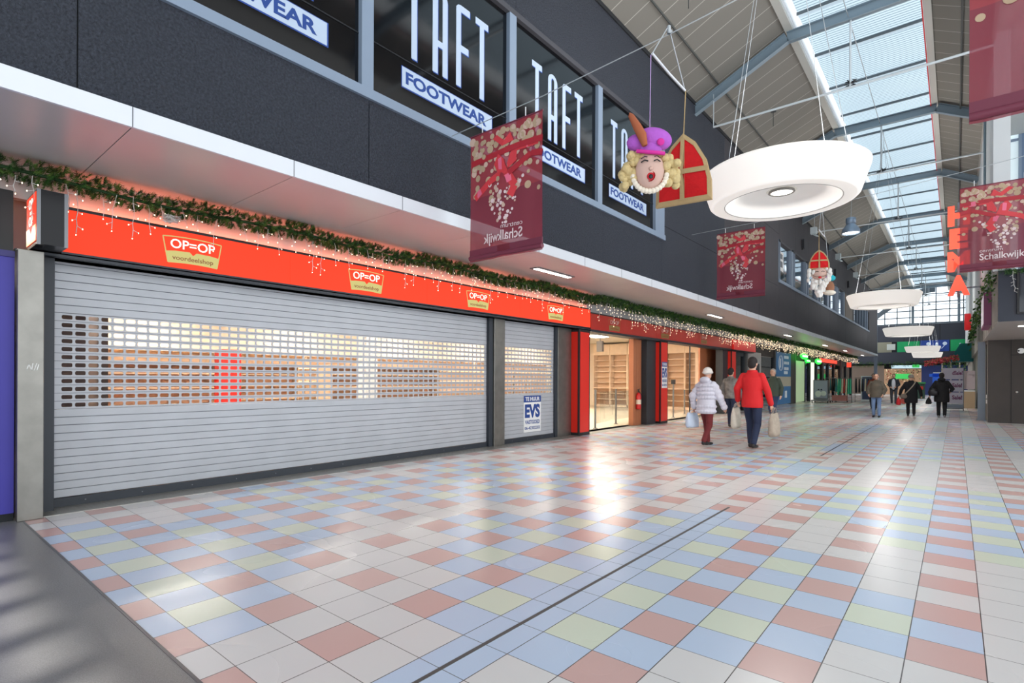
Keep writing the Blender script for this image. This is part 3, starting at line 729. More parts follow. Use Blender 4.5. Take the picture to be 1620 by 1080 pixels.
def icicle(seed, L):
    r = random.Random(seed); mb = MB()
    pts = [Vector((0, 0, 0))]; n = max(3, int(L / 0.07))
    for k in range(n): pts.append(pts[-1] + Vector((r.uniform(-.008, .012), r.uniform(-.022, .022), -L / n)))
    mb.tube(pts, 0.0035, cable_mat, 4, caps=False)
    for k in range(1, n + 1):
        s = 1 if k % 2 else -1
        if k == n: tip = pts[k] + Vector((0, 0, -0.02))
        else:
            tip = pts[k] + Vector((0.01, s * r.uniform(.03, .06), -r.uniform(.005, .03))); mb.tube([pts[k], tip], 0.003, cable_mat, 4, caps=False)
        mb.ball(tip, (0.005, 0.005, 0.008), bulb_mat, 6, 4)
    return mb
proto = []
for k, L in enumerate((0.20, 0.30, 0.38, 0.26, 0.44, 0.16)):
    proto.append(icicle(k + 5, L))
ic_lab = 'short warm white fairy light strand hanging from the pine garland'
first = {}
r = random.Random(11); cnt = 0; y = 0.55
meshes = {}
while y < 44 and cnt < 290:
    k = r.randrange(6)
    if k not in meshes:
        o = proto[k].build('icicle_light'); meshes[k] = o
        tag(o, ic_lab, 'fairy lights', 'fairy light strands along the garland')
    else:
        o = meshes[k].copy(); COL.objects.link(o)
    o.location = (-7.04 + r.uniform(-0.02, .05), y, 3.40 + r.uniform(-.03, .03)); o.rotation_euler = (0, 0, r.uniform(-0.5, 0.5))
    if y > 12: o.scale = (1.25, 1.25, 1.2)
    cnt += 1; y += r.uniform(0.10, 0.26) if y > 0.6 else 0.2
    if 0.3 < (y % 2.6) < 0.5 and y < 12: y += 0.15
mb = MB()
for i in range(700):
    y = r.uniform(22, 59); L = r.uniform(.05, .5)
    mb.ball((-7.0 + r.uniform(-.12, .1), y, 3.42 - L), 0.009, bulb_mat, 4, 3)
tag(mb.build('distant_fairy_lights'), 'dense sparkle of fairy lights below the distant stretch of garland', 'fairy lights', kind='stuff')
cl = MB()
for i in range(26):
    cl.tube([(-6.98 + random.uniform(-.05, .05), 2.26 + random.uniform(-.09, .09), 3.26 + random.uniform(-.05, .05)) for _ in range(4)], 0.0035, cable_mat, 4, caps=False)
tag(cl.build('cable_bundle'), 'tangled bundle of white light cable above the nearest shop emblem', 'cable')
for k, (y, z) in enumerate([(2.3, 3.225), (2.72, 3.2)]): pass

#@@ROOF
RZ0, SLP = 9.02, 0.48
SKL, SKR, SKZ = -3.25, -0.49, 10.10
roof_l = stripes('roof_lining_left', (122, 119, 112), (176, 172, 164), 'Y', 0.58, 0.035, 0.7)
gut = M('grey_gutter', (110, 116, 118), 0.6)
rf = MB()
rf.add([(WX - 0.2, -8, RZ0 - 0.05), (WX - 0.2, 66, RZ0 - 0.05), (SKL, 66, SKZ), (SKL, -8, SKZ)], [(0, 3, 2, 1)], roof_l)
rf.add([(WX - 0.2, -8, RZ0 + 0.1), (WX - 0.2, 66, RZ0 + 0.1), (SKL, 66, SKZ + 0.15), (SKL, -8, SKZ + 0.15)], [(0, 1, 2, 3)], gut)
rf.add([(SKL, -8, SKZ), (SKL, 66, SKZ), (SKL, 66, SKZ + 0.15), (SKL, -8, SKZ + 0.15)], [(0, 1, 2, 3)], gut)
rf.build('ceiling_left', kind='structure')
rf = MB()
RX = 0.66; RZ = 9.50
rf.add([(SKR, -8, SKZ), (SKR, 66, SKZ), (RX, 66, RZ), (RX, -8, RZ)], [(0, 3, 2, 1)], roof_l)
rf.add([(SKR, -8, SKZ + 0.15), (SKR, 66, SKZ + 0.15), (RX, 66, RZ + 0.15), (RX, -8, RZ + 0.15)], [(0, 1, 2, 3)], gut)
rf.box((RX - 0.04, -8, RZ - 0.06), (RX + 0.03, 66, RZ + 0.2), M('eave_edge', (150, 148, 142), 0.6))
rf.build('ceiling_right', kind='structure')
# skylight
polyc = stripes('ribbed_polycarbonate', (134, 148, 156), (84, 99, 109), 'Y', 0.11, 0.30, 0.35, kind='translucent')
fr = MB(); wf_ = M('white_skylight_frame', (240, 242, 244), 0.5, translucent=0.85)
edge_grey = M('light_grey_edge', (186, 186, 180), 0.6)
fr.box((SKL - 0.03, -8, SKZ - 0.08), (SKL + 0.14, 66, SKZ + 0.02), edge_grey); fr.box((SKR - 0.12, -8, SKZ - 0.08), (SKR + 0.03, 66, SKZ + 0.02), edge_grey)
fr.box((SKL + 0.14, -8, SKZ), (SKL + 0.17, 66, SKZ + 0.5), wf_); fr.box((SKR - 0.15, -8, SKZ), (SKR - 0.12, 66, SKZ + 0.5), wf_)
BY = [14.57 + 6.68 * k for k in range(-3, 8)]
for b in BY:
    for k in range(3):
        y = b + 6.68 / 3 * k + 0.35
        fr.add([(SKL + 0.15, y - 0.13, SKZ + 0.46), (SKR - 0.13, y - 0.13, SKZ + 0.46), (SKR - 0.13, y + 0.13, SKZ + 0.46), (SKL + 0.15, y + 0.13, SKZ + 0.46)], [(0, 1, 2, 3)], wf_); fr.box((SKL + 0.15, y - 0.17, SKZ + 0.38), (SKR - 0.13, y - 0.14, SKZ + 0.45), beam_dark)
w3 = fr.build('window_3', kind='structure')
mb = MB(); mb.add([(SKL + 0.15, -8, SKZ + 0.5), (SKR - 0.13, -8, SKZ + 0.5), (SKR - 0.13, 66, SKZ + 0.5), (SKL + 0.15, 66, SKZ + 0.5)], [(0, 1, 2, 3)], polyc); mb.build('skylight_pane', w3)
# steel roof beams
def ibeam(mb, p, q, h=0.26, w=0.14, m=beam_mat):
    p, q = Vector(p), Vector(q); d = (q - p).normalized(); side = Vector((0, 1, 0)); u = d.cross(side).normalized()
    if u.z < 0: u = -u
    for s in (-1, 1):
        mb.bar(p + u * s * (h / 2 - 0.01), q + u * s * (h / 2 - 0.01), w, 0.02, m, up=u)
    mb.bar(p, q, 0.012, h, m, up=u)
for k, b in enumerate(BY):
    if b < 3: continue
    where = ['out of sight above the nearest ring lamp', 'first in view, above the nearest ring lamp', 'second in view', 'third in view, above the red letters', 'fourth in view', 'fifth in view', 'sixth in view', 'farthest, close to the end window'][min(max(int((b - 7) / 6.68), 0), 7)]
    t = thing('roof_beam', (-1.9, b, SKZ), 'blue grey steel roof beam crossing under the skylight, ' + where, 'beam', 'roof beams')
    mb = MB(); ibeam(mb, (WX - 0.05, b, RZ0 - 0.22), (SKL, b, SKZ - 0.2)); ibeam(mb, (SKL, b, SKZ - 0.2), (SKR, b, SKZ - 0.2)); ibeam(mb, (SKR, b, SKZ - 0.2), (RX, b, RZ - 0.2)); mb.build('beam', t)
    mb = MB(); rm = M('pale_tie_rod', (200, 208, 212), 0.45)
    mb.tube([(-5.05, b, 8.22), (RX + 0.05, b, 8.22)], 0.028, rm, 8); mb.tube([(-5.05, b, 8.22), (-5.05, b, 9.1)], 0.012, rm, 5); mb.build('tie_rod', t)
    mb = MB(); mb.tube([(-1.91, b, SKZ - 0.3), (-1.91, b, 8.22)], 0.022, rm, 8); mb.build('hanger_rod', t)
    mb = MB()
    rr = random.Random(k)
    for q in range(5):
        mb.tube([(-1.91 + rr.uniform(-.14, .14), b + rr.uniform(-.06, .06), 8.25 + rr.uniform(-.04, .14)) for _ in range(4)], 0.012, black, 4, caps=False)
    mb.build('cable_coil', t)
# dark conduit along the left roof slope
def roof_z(x): return RZ0 - 0.05 + (SKZ - RZ0 + 0.05) * (x - WX + 0.2) / (SKL - WX + 0.2)
mb = MB(); mb.tube([(-4.9, -6, roof_z(-4.9) - 0.05), (-4.9, 58, roof_z(-4.9) - 0.05)], 0.022, M('dark_conduit', (74, 76, 74), 0.6), 6)
tag(mb.build('roof_conduit'), 'thin dark conduit running along the left roof slope', 'conduit')
mb = MB(); mb.tube([(0.08, 4, 9.70), (0.08, 58, 9.70)], 0.02, MATS['dark_conduit'], 6)
for y in (6, 12, 18, 24): mb.tube([(0.08, y, 9.7), (0.08, y, 9.86)], 0.012, MATS['dark_conduit'], 5)
tag(mb.build('roof_conduit'), 'thin dark conduit running along the right roof slope', 'conduit')
mb = MB(); mb.tube([(SKR - 0.14, 4, SKZ - 0.1), (SKR - 0.14, 58, SKZ - 0.1)], 0.014, M('red_cable', (190, 40, 40), 0.6, emit=0.2), 6)
tag(mb.build('red_cable'), 'thin red cable along the right edge of the skylight', 'cable')
for k, (x, y) in enumerate([(-4.3, 10.9), (-4.3, 17.6), (-4.3, 24.3)]):
    mb = MB(); z = roof_z(x); mb.box((x - 0.07, y - 0.07, z - 0.06), (x + 0.07, y + 0.07, z), M('dark_bracket', (70, 74, 74), 0.6)); mb.tube([(x, y, z - 0.05), (x, y, z - 0.5)], 0.009, MATS['dark_bracket'], 5)
    tag(mb.build('roof_hook'), 'dark hook with rod under left roof slope, ' + ['nearest', 'between the first and second beams in view', 'above the second beam in view'][k], 'hook', 'roof hooks')
for k, b in enumerate((21.25, 27.93, 34.6, 41.3)):
    mb = MB(); mb.box((-5.2, b - 0.12, 8.15), (-4.95, b + 0.12, 8.45), M('pale_floodlight', (206, 218, 222), 0.4)); mb.bar((-5.1, b, 8.15), (-4.9, b - 0.1, 8.0), 0.2, 0.04, MATS['pale_floodlight'])
    tag(mb.build('floodlight'), 'pale floodlight where a tie rod meets the left roof, ' + ['nearest, hidden by the ring lamp', 'above the bearded hanging head', 'third along', 'farthest'][k], 'floodlight', 'floodlights at the tie rods')

#@@RING LAMPS
def ring_lamp():
    t = thing('ring_lamp', (-1.95, 8.45, 3.97), 'huge glowing round ring lamp nearest the camera beside the red mitre', 'pendant lamp', 'ring lamps down the middle of the mall')
    c = (-1.95, 8.45, 3.97)
    mb = MB()
    mb.lathe([(0.92, 0.02), (0.95, 0.025), (0.975, 0.05), (1.09, 0.40), (1.095, 0.43), (1.07, 0.45), (0.96, 0.45)], c, lamp_white, 64)
    mb.lathe([(0.92, 0.02), (0.84, 0.012), (0.765, 0.018)], c, M('lamp_bottom_ring', (214, 210, 204), 0.5, emit=0.32, ecol=(255, 250, 244)), 64); mb.build('shade', t)
    mb = MB(); mb.lathe([(0.765, 0.018), (0.73, 0.04), (0.55, 0.15), (0.33, 0.19), (0.20, 0.19)], c, lamp_dish, 64); mb.lathe([(0.772, 0.020), (0.765, 0.012), (0.755, 0.024)], c, M('lamp_rim', (170, 170, 166), 0.4), 64); mb.build('inner_dish', t)
    mb = MB(); mb.lathe([(0.17, 0.19), (0.175, 0.165), (0.15, 0.155), (0.145, 0.175)], c, M('lens_ring', (140, 138, 132), 0.4), 40); mb.build('lens_ring', t)
    mb = MB(); mb.lathe([(0.147, 0.172), (0.08, 0.166), (0.0, 0.164)], c, lamp_lens, 40); mb.build('lens', t)
    for nm, dz, r_, pw, up in (('lamp_down_light', 0.155, 0.13, 60, 0), ('added_up_light', 0.53, 0.9, 150, 1)):  # upward disc is added above the cover to brighten the roof
        ld = bpy.data.lights.new(nm, 'AREA'); ld.shape = 'DISK'; ld.size = r_ * 2; ld.energy = pw; ld.color = (1, 0.97, 0.93)
        lo = bpy.data.objects.new(nm, ld); COL.objects.link(lo); lo.parent = t; lo.location = (0, 0, dz)
        if up: lo.rotation_euler = (PI, 0, 0)
    mb = MB(); mb.lathe([(0.96, 0.45), (0.0, 0.49)], c, M('lamp_top', (200, 200, 198), 0.6), 48); mb.build('top_cover', t)
    for k in range(4):
        a = PI / 4 + k * PI / 2 + 0.3
        mb = MB(); mb.tube([(c[0] + 1.0 * math.cos(a), c[1] + 1.0 * math.sin(a), c[2] + 0.45), (c[0], c[1], 9.6)], 0.0045, wire_mat, 5); mb.build('suspension_wire', t)
    mb = MB(); mb.tube([(c[0], c[1], 9.55), (c[0], c[1], 10.05)], 0.010, wire_mat, 5); mb.build('hanger', t)
    return t
mb = MB(); mb.tube([(-1.95, -5.4, 9.86), (-1.95, 61.2, 9.86)], 0.010, wire_mat, 5); tag(mb.build('catenary_cable'), 'thin steel cable strung from beam to beam above the ring lamps', 'cable')
lamp0 = ring_lamp()
for y, z, lab in ((22.5, 3.95, 'glowing round ring lamp, second from the camera, beyond the bearded hanging head'), (34.8, 3.72, 'glowing round ring lamp, third from the camera'),
                  (50.5, 3.50, 'glowing round ring lamp, fourth from the camera'), (59.0, 3.38, 'farthest and smallest glowing round ring lamp')):
    dup(lamp0, (-1.95, y, z), lab)
# bell lamp
t = thing('bell_lamp', (-2.72, 21.0, 6.3), 'small pale blue metal bell lamp hanging beyond the nearest ring lamp', 'pendant lamp')
bm_ = M('pale_blue_metal', (150, 172, 196), 0.35, metal=0.3)
c = (-2.72, 21.0, 6.32)
mb = MB(); mb.lathe([(0.26, 0.0), (0.27, 0.04), (0.25, 0.14), (0.17, 0.25), (0.13, 0.30), (0.13, 0.32), (0.15, 0.33), (0.15, 0.50), (0.12, 0.52), (0.0, 0.53)], c, bm_, 24); mb.build('lamp_shade', t)
mb = MB(); mb.lathe([(0.24, 0.03), (0.0, 0.05)], c, lamp_lens, 24); mb.build('bulb_glass', t)
mb = MB(); mb.tube([(c[0], c[1], c[2] + 0.53), (c[0] + 0.02, 21.25, 8.21)], 0.008, wire_mat, 5); mb.build('suspension_wire', t)

#@@BANNERS
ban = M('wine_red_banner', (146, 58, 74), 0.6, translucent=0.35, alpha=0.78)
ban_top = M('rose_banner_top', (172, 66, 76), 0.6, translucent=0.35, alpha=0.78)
hem_m = M('banner_hem', (112, 44, 64), 0.6)
bok = [M('bokeh_tan', (186, 160, 132), 0.7), M('bokeh_rose', (206, 176, 160), 0.7), M('bokeh_pale', (226, 204, 206), 0.7)]
rib = [M('ribbon_red', (214, 62, 70), 0.5), M('ribbon_pink', (232, 110, 140), 0.5), M('ribbon_deep', (176, 40, 52), 0.5)]
ban_txt = M('banner_lettering', (226, 206, 208), 0.6)
def banner(xl, xr, y, z0, z1, mirror, lab, wire=None, fold=True):
    w, h = xr - xl, z1 - z0
    t = thing('hanging_banner', ((xl + xr) / 2, y, z1), lab, 'banner', 'wine red banners')
    NX, NZ = 24, 16; mb = MB(); r = random.Random(5)
    def wav(u, v): return 0.012 * math.sin(u * 9 + v * 1.5) * (0.3 + (1 - v)) + 0.006 * math.sin(u * 23)
    if not fold: wav = lambda u, v: 0.0
    vs = [(xl + w * i / NX, y + wav(i / NX, j / NZ), z0 + h * j / NZ) for j in range(NZ + 1) for i in range(NX + 1)]
    top = [(j * (NX + 1) + i, j * (NX + 1) + i + 1, (j + 1) * (NX + 1) + i + 1, (j + 1) * (NX + 1) + i) for j in range(NZ) for i in range(NX)]
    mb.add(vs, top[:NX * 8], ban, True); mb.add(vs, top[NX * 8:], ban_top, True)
    def X(u): return xl + w * ((1 - u) if mirror else u)
    def place(poly, m, off):
        for side in (-1, 1):
            ps = [(X(u), y + wav((X(u) - xl) / w, v) + side * off, z0 + h * v) for u, v in poly]
            mb.add(ps, [tuple(range(len(ps)))], m)
    asp = w / h
    def disc(u, v, rad, m, off):
        place([(u + rad * math.cos(a), v + rad * asp * math.sin(a)) for a in [2 * PI * k / 12 for k in range(12)]], m, off)
    for i in range(150):
        u = r.uniform(0.03, 0.97); v = 1 - abs(r.gauss(0, 0.27))
        if v < 0.44 or v > 0.97: continue
        disc(u, v, r.uniform(0.018, 0.045), r.choice((bok[0], bok[0], bok[0], bok[1])), 0.003 + i * 2e-5)
    for i in range(60):
        v = r.uniform(0.24, 0.58); sp_ = (v - 0.15) * 0.85
        u = 0.52 + r.uniform(-sp_, sp_) * 0.8
        if 0.05 < u < 0.95: disc(u, v, r.uniform(0.010, 0.026), r.choice((bok[1], bok[2], bok[2])), 0.006 + i * 2e-5)
    # ribbon and bow
    def strip(pts, wd, m, off):
        for a, b in zip(pts[:-1], pts[1:]):
            d = Vector((b[0] - a[0], (b[1] - a[1]) / asp)); n_ = Vector((-d.y, d.x)).normalized() * wd
            place([(a[0] - n_.x, a[1] - n_.y * asp), (b[0] - n_.x, b[1] - n_.y * asp), (b[0] + n_.x, b[1] + n_.y * asp), (a[0] + n_.x, a[1] + n_.y * asp)], m, off)
    strip([(0.0, 0.80), (0.3, 0.81), (0.5, 0.80), (0.98, 0.78)], 0.032, rib[2], 0.0090)
    strip([(0.0, 0.70), (0.15, 0.72), (0.45, 0.62)], 0.03, rib[2], 0.0091)
    strip([(0.05, 0.795), (0.34, 0.80)], 0.038, rib[0], 0.0095); strip([(0.12, 0.795), (0.2, 0.797)], 0.038, rib[1], 0.0097)
    strip([(0.46, 0.66), (0.70, 0.60), (0.93, 0.50)], 0.036, rib[0], 0.0098); strip([(0.83, 0.545), (0.90, 0.52)], 0.036, rib[1], 0.0101)
    strip([(0.46, 0.63), (0.36, 0.52), (0.42, 0.45)], 0.045, rib[0], 0.0103); strip([(0.45, 0.62), (0.42, 0.56)], 0.04, rib[1], 0.0105)
    place([(0.45, 0.66), (0.34, 0.70), (0.33, 0.78), (0.40, 0.80), (0.46, 0.70)], rib[0], 0.0107); place([(0.47, 0.66), (0.58, 0.64), (0.64, 0.72), (0.58, 0.79), (0.50, 0.74)], rib[0], 0.0109)
    place([(0.52, 0.66), (0.57, 0.67), (0.58, 0.75), (0.53, 0.76)], rib[1], 0.0111); place([(0.38, 0.86), (0.52, 0.84), (0.66, 0.92), (0.60, 0.94), (0.50, 0.88), (0.42, 0.93)], rib[0], 0.0108)
    mb.build('printed_fabric', t)
    mb = MB()
    mb.tube([(xl, y, z0 + 0.05), (xr, y, z0 + 0.05)], 0.032, hem_m, 10); mb.box((xl, y - 0.008, z0 + 0.06), (xr, y + 0.008, z0 + 0.16), hem_m); mb.build('bottom_hem', t)
    mb = MB(); mb.tube([(xl, y, z1), (xr, y, z1)], 0.010, hem_m, 8)
    for xx in (xl + w * 0.18, xl + w * 0.78): mb.tube([(xx, y, z1), (xx, y, z1 + 0.12)], 0.007, white, 5)
    mb.build('top_rod', t)
    mb = MB()
    for s in (1, -1):
        x0 = X(0.26)
        u = (1, 0, 0) if not mirror else (-1, 0, 0)
        off = -0.014 * s
        def tx(st, uu, vv, ww, hh, b):
            vs_, fs_ = text_mesh(st, b); a0 = min(p[0] for p in vs_); a1 = max(p[0] for p in vs_); b0 = min(p[1] for p in vs_); b1 = max(p[1] for p in vs_)
            out = [(X(uu + (p[0] - a0) / (a1 - a0) * ww), y + wav((X(uu + (p[0] - a0) / (a1 - a0) * ww) - xl) / w, vv + (p[1] - b0) / (b1 - b0) * hh) - s * (0.014 + (0.001 if p[2] > 0 else 0)), z0 + h * (vv + (p[1] - b0) / (b1 - b0) * hh)) for p in vs_]
            mb.add(out, fs_, ban_txt)
        tx('Schalkwijk', 0.25, 0.10, 0.54, 0.10, 0.012); tx('centrum', 0.25, 0.215, 0.28, 0.028, 0.0)
    mb.build('printed_name', t)
    return t
banner(-5.14, -3.91, 5.3, 3.02, 4.73, True, 'wine red printed banner, nearest on the shop side, lettering seen reversed')
banner(-4.87, -3.68, 14.35, 3.53, 5.25, True, 'wine red printed banner beyond the nearest ring lamp, lettering seen reversed')
banner(0.05, 1.28, 14.35, 3.64, 5.36, False, 'wine red printed banner in front of the red vertical letters')
banner(0.07, 1.30, 5.3, 3.36, 5.08, False, 'wine red banner cut off by the top corner of the photo, nearest on the right')
for k, (y, zz, x0, x1, lab) in enumerate([(5.3, 4.9, WX, 1.6, 'thin steel cable spanning the mall above the nearest banners'), (14.35, 5.4, WX, 1.6, 'thin steel cable spanning the mall above the second pair of banners')]):
    mb = MB(); pts = [(x0 + (x1 - x0) * i / 20, y, zz - 0.03 + 0.09 * (i / 20)) for i in range(21)]
    pts = [(x0, y, zz - 0.04)] + [(-5.16, y, zz - 0.03), (-3.9, y, zz + 0.0), (-2.27, y, zz + 0.10), (0.05, y, zz + 0.3), (1.3, y, zz + 0.42), (3.2, y, zz + 0.7)]
    mb.tube(pts, 0.006, wire_mat, 5); tag(mb.build('span_wire'), lab, 'cable')

#@@PLUSH DECORATIONS
felt_red = M('red_felt', (206, 18, 24), 0.9, noise=0.06, nscale=30, bump=0.2); gold_felt = M('tan_gold_braid', (182, 156, 112), 0.9, bump=0.3)
plush = M('blond_plush', (206, 184, 132), 0.95, noise=0.12, nscale=30, bump=0.6, bscale=40); face_m = M('plush_face', (206, 172, 158), 0.9, bump=0.1)
purple = M('purple_felt', (176, 92, 196), 0.9, noise=0.06, nscale=20, bump=0.2); pinkm = M('magenta_felt', (208, 48, 150), 0.9)
feather = M('brown_feather', (166, 92, 60), 0.9); cream = M('cream_ruff', (236, 226, 208), 0.9, bump=0.4); whitep = M('white_plush', (232, 228, 222), 0.95, bump=0.5, bscale=40)
def mitre(t, c, w, h, rot, s=1.0):
    """pointed cushion mitre, centre bottom c, plane turned by rot about Z"""
    u = Vector((math.cos(rot), math.sin(rot), 0)); o = Vector(c); n = u.cross(Vector((0, 0, 1)))
    prof = [(-0.5, 0.0), (-0.49, 0.28), (-0.40, 0.58), (-0.22, 0.84), (0, 1.0), (0.22, 0.84), (0.40, 0.58), (0.49, 0.28), (0.5, 0.0)]
    mb = MB()
    def P(a, b, d=0): return o + u * (a * w) + Vector((0, 0, b * h)) + n * d
    inner = [(a * 0.86, 0.065 + b * 0.86) for a, b in prof]
    for sgn in (1, -1):
        ctr = P(0, 0.42, 0.06 * s * sgn); k = len(inner)
        vs = [ctr] + [P(a, b, 0.03 * s * sgn) for a, b in inner]
        mb.add(vs, [(0, i, i + 1) if sgn > 0 else (0, i + 1, i) for i in range(1, k)] + [(0, k, 1)], felt_red)
    mb.build('red_cushion', t)
    mb = MB(); m = gold_felt
    pr = prof + [prof[0]]
    for (a, b), (c2, d2), (e, f), (g_, h_) in zip(pr[:-1], pr[1:], inner + [inner[0]], (inner + [inner[0]])[1:] + [inner[0]]):
        for sgn in (1, -1):
            mb.add([P(a, b, 0.022 * s * sgn), P(c2, d2, 0.022 * s * sgn), P(g_, h_, 0.036 * s * sgn), P(e, f, 0.036 * s * sgn)], [(0, 1, 2, 3)], m)
        mb.add([P(a, b, 0.022 * s), P(c2, d2, 0.022 * s), P(c2, d2, -0.022 * s), P(a, b, -0.022 * s)], [(0, 1, 2, 3)], m)
    for sgn in (1, -1):
        mb.add([P(-0.042, 0.04, 0.05 * s * sgn), P(0.042, 0.04, 0.05 * s * sgn), P(0.042, 0.45, 0.075 * s * sgn), P(0.035, 0.92, 0.045 * s * sgn), P(-0.035, 0.92, 0.045 * s * sgn), P(-0.042, 0.45, 0.075 * s * sgn)], [(0, 1, 2, 3, 4, 5)], m)
        mb.add([P(-0.43, 0.40, 0.045 * s * sgn), P(0, 0.40, 0.072 * s * sgn), P(0.43, 0.40, 0.045 * s * sgn), P(0.42, 0.47, 0.045 * s * sgn), P(0, 0.47, 0.072 * s * sgn), P(-0.42, 0.47, 0.045 * s * sgn)], [(0, 1, 4, 5), (1, 2, 3, 4)], m)
    mb.build('gold_braid', t)
def face_frame(c, rot):
    u = Vector((math.cos(rot), math.sin(rot), 0)); n = u.cross(Vector((0, 0, 1)))
    return lambda a, b, d=0.0: Vector(c) + u * a + Vector((0, 0, b)) + n * d
# blond head with purple hat: centre of face
def blond_head(c, rot, lab, s=1.0, name='hanging_plush'):
    F = face_frame(c, rot); t = thing(name, c, lab, 'decoration')
    R3 = Matrix.Rotation(rot, 3, 'Z')
    mb = MB(); mb.ball(F(0, 0, 0.02), (0.13 * s, 0.09 * s, 0.165 * s), face_m, 20, 14, R3); mb.ball(F(0, -0.01 * s, 0.11 * s), (0.02 * s, 0.02 * s, 0.02 * s), face_m, 10, 6); mb.build('face', t)
    mb = MB(); r = random.Random(3)
    for k in range(60):
        a = r.uniform(-0.15 * PI, 1.15 * PI); rr = 0.17 * s + r.uniform(-0.03, 0.03)
        mb.ball(F(rr * 1.05 * math.cos(a) * r.uniform(.9, 1.25), 0.03 * s + rr * math.sin(a) * 0.85, r.uniform(-0.06, 0.03)), r.uniform(0.03, 0.048) * s, plush, 8, 6)
    for sgn in (-1, 1):
        for k in range(12): mb.ball(F(sgn * r.uniform(0.13, 0.25) * s, r.uniform(-0.14, 0.02) * s, r.uniform(-0.05, 0.02)), r.uniform(0.03, 0.045) * s, plush, 8, 6)
    mb.build('curly_hair', t)
    mb = MB()
    for k in range(15):
        a = PI + PI * (k + 0.5) / 15 * 1.0; mb.ball(F(0.15 * s * math.cos(a), -0.03 * s + 0.155 * s * math.sin(a), 0.03), 0.026 * s, cream, 8, 6)
    mb.build('ruff', t)
    mb = MB(); mr = M('mouth_red', (196, 28, 40), 0.7)
    for sg in (-1, 1):
        mb.tube([F(sg * 0.085 * s, 0.055 * s, 0.095 * s), F(sg * 0.055 * s, 0.068 * s, 0.112 * s), F(sg * 0.025 * s, 0.055 * s, 0.118 * s)], 0.006 * s, black, 5)
        mb.tube([F(sg * 0.085 * s, 0.09 * s, 0.088 * s), F(sg * 0.055 * s, 0.105 * s, 0.10 * s), F(sg * 0.03 * s, 0.098 * s, 0.105 * s)], 0.004 * s, black, 5)
    mb.lathe([(0.045 * s, 0), (0.03 * s, 0.012 * s)], F(0.0, -0.075 * s, 0.095 * s), mr, 14, 'Y'); mb.ball(F(0.0, -0.075 * s, 0.098 * s), (0.034 * s, 0.012 * s, 0.036 * s), mr, 12, 8, R3); mb.ball(F(0.0, -0.08 * s, 0.108 * s), (0.02 * s, 0.008 * s, 0.022 * s), black, 10, 6, R3)
    mb.build('face_stitching', t)
    return t, F, R3
t, F, R3 = blond_head((-2.5, 5.28, 3.555), 0.55, 'blond plush head with purple hat and brown feather hanging beside the red mitre', 1.15)
hat = MB(); T3 = R3 @ Matrix.Rotation(0.2, 3, 'Y')
hat.ball(F(0.04, 0.34, 0), (0.19, 0.11, 0.12), purple, 20, 12, T3); hat.ball(F(-0.13, 0.31, 0), (0.11, 0.09, 0.09), purple, 16, 10, T3); hat.ball(F(0.0, 0.25, 0), (0.13, 0.09, 0.10), purple, 16, 10, T3)
hat.build('purple_hat', t)
mb = MB(); mb.tube([F(-0.14, 0.195, 0.08), F(-0.05, 0.17, 0.11), F(0.06, 0.155, 0.11), F(0.14, 0.16, 0.07)], 0.02, pinkm, 8); mb.ball(F(0.10, 0.27, 0.10), (0.04, 0.015, 0.04), pinkm, 8, 5, R3); mb.build('magenta_band', t)
mb = MB(); mb.tube([F(-0.06, 0.23, 0.12), F(-0.09, 0.33, 0.13), F(-0.14, 0.43, 0.12), F(-0.20, 0.56, 0.09), F(-0.215, 0.60, 0.08)], [0.03, 0.05, 0.045, 0.03, 0.004], feather, 8); mb.build('feather', t)
mb = MB(); mb.tube([F(0.0, 0.45, 0), Vector((-2.5, 5.30, 4.80))], 0.005, M('lilac_cord', (180, 150, 200), 0.7), 5); mb.build('cord', t)
t.location = (-2.27, 4.80, 3.42); t.scale = (0.908,) * 3
t = thing('plush_mitre', (-2.27, 5.68, 3.35), 'large red felt mitre with gold braid cross hanging beside the purple hat', 'decoration')
mitre(t, (-2.29, 5.68, 3.34), 0.60, 0.76, 0.12)
mb = MB(); mb.tube([(-2.29, 5.68, 4.1), (-2.27, 5.68, 4.57)], 0.006, gold_felt, 5); mb.build('cord', t)
def hanger(x, y0, y1, z, top, lab):
    mb = MB(); mb.tube([(x, y0, z + 0.02), (x, (y0 + y1) / 2, z - 0.0), (x, y1, z)], 0.012, white_alu, 6); mb.tube([(x, y0, z + 0.02), (x, (y0 + y1) / 2 - 0.06, top)], 0.006, wire_mat, 5); mb.tube([(x, y1, z), (x, (y0 + y1) / 2, top)], 0.006, wire_mat, 5)
    mb.lathe([(0.02, 0), (0.02, 0.08)], (x, (y0 + y1) / 2 - 0.02, top - 0.04), wire_mat, 8)
    return tag(mb.build('hanger_bar'), lab, 'hanger')
hanger(-2.27, 4.85, 5.66, 4.56, 5.0, 'bent white hanger bar holding the purple hat head and the red mitre')
# bearded head
c = (-2.27, 13.05, 3.68)
t = thing('hanging_plush', c, 'white bearded plush head with red and gold mitre hanging before the office windows', 'decoration'); F = face_frame(c, 0.35); R3 = Matrix.Rotation(0.35, 3, 'Z')
mb = MB(); mb.ball(F(0, 0.02, 0.02), (0.15, 0.09, 0.13), face_m, 18, 12, R3); mb.build('face', t)
mb = MB(); r = random.Random(9)
for k in range(70):
    v = r.uniform(-0.45, 0.12); ww = 0.21 * (1 - max(0, (-v - 0.12)) / 0.36)
    uu = r.uniform(-ww, ww)
    if abs(uu) < 0.11 and -0.06 < v: continue
    mb.ball(F(uu, v, r.uniform(0.0, 0.07)), (r.uniform(.03, .045), .03, r.uniform(.045, .065)), whitep, 8, 6)
mb.build('beard', t)
mb = MB(); mb.ball(F(0, -0.07, 0.11), (0.035, 0.02, 0.022), MATS['mouth_red'], 10, 6, R3)
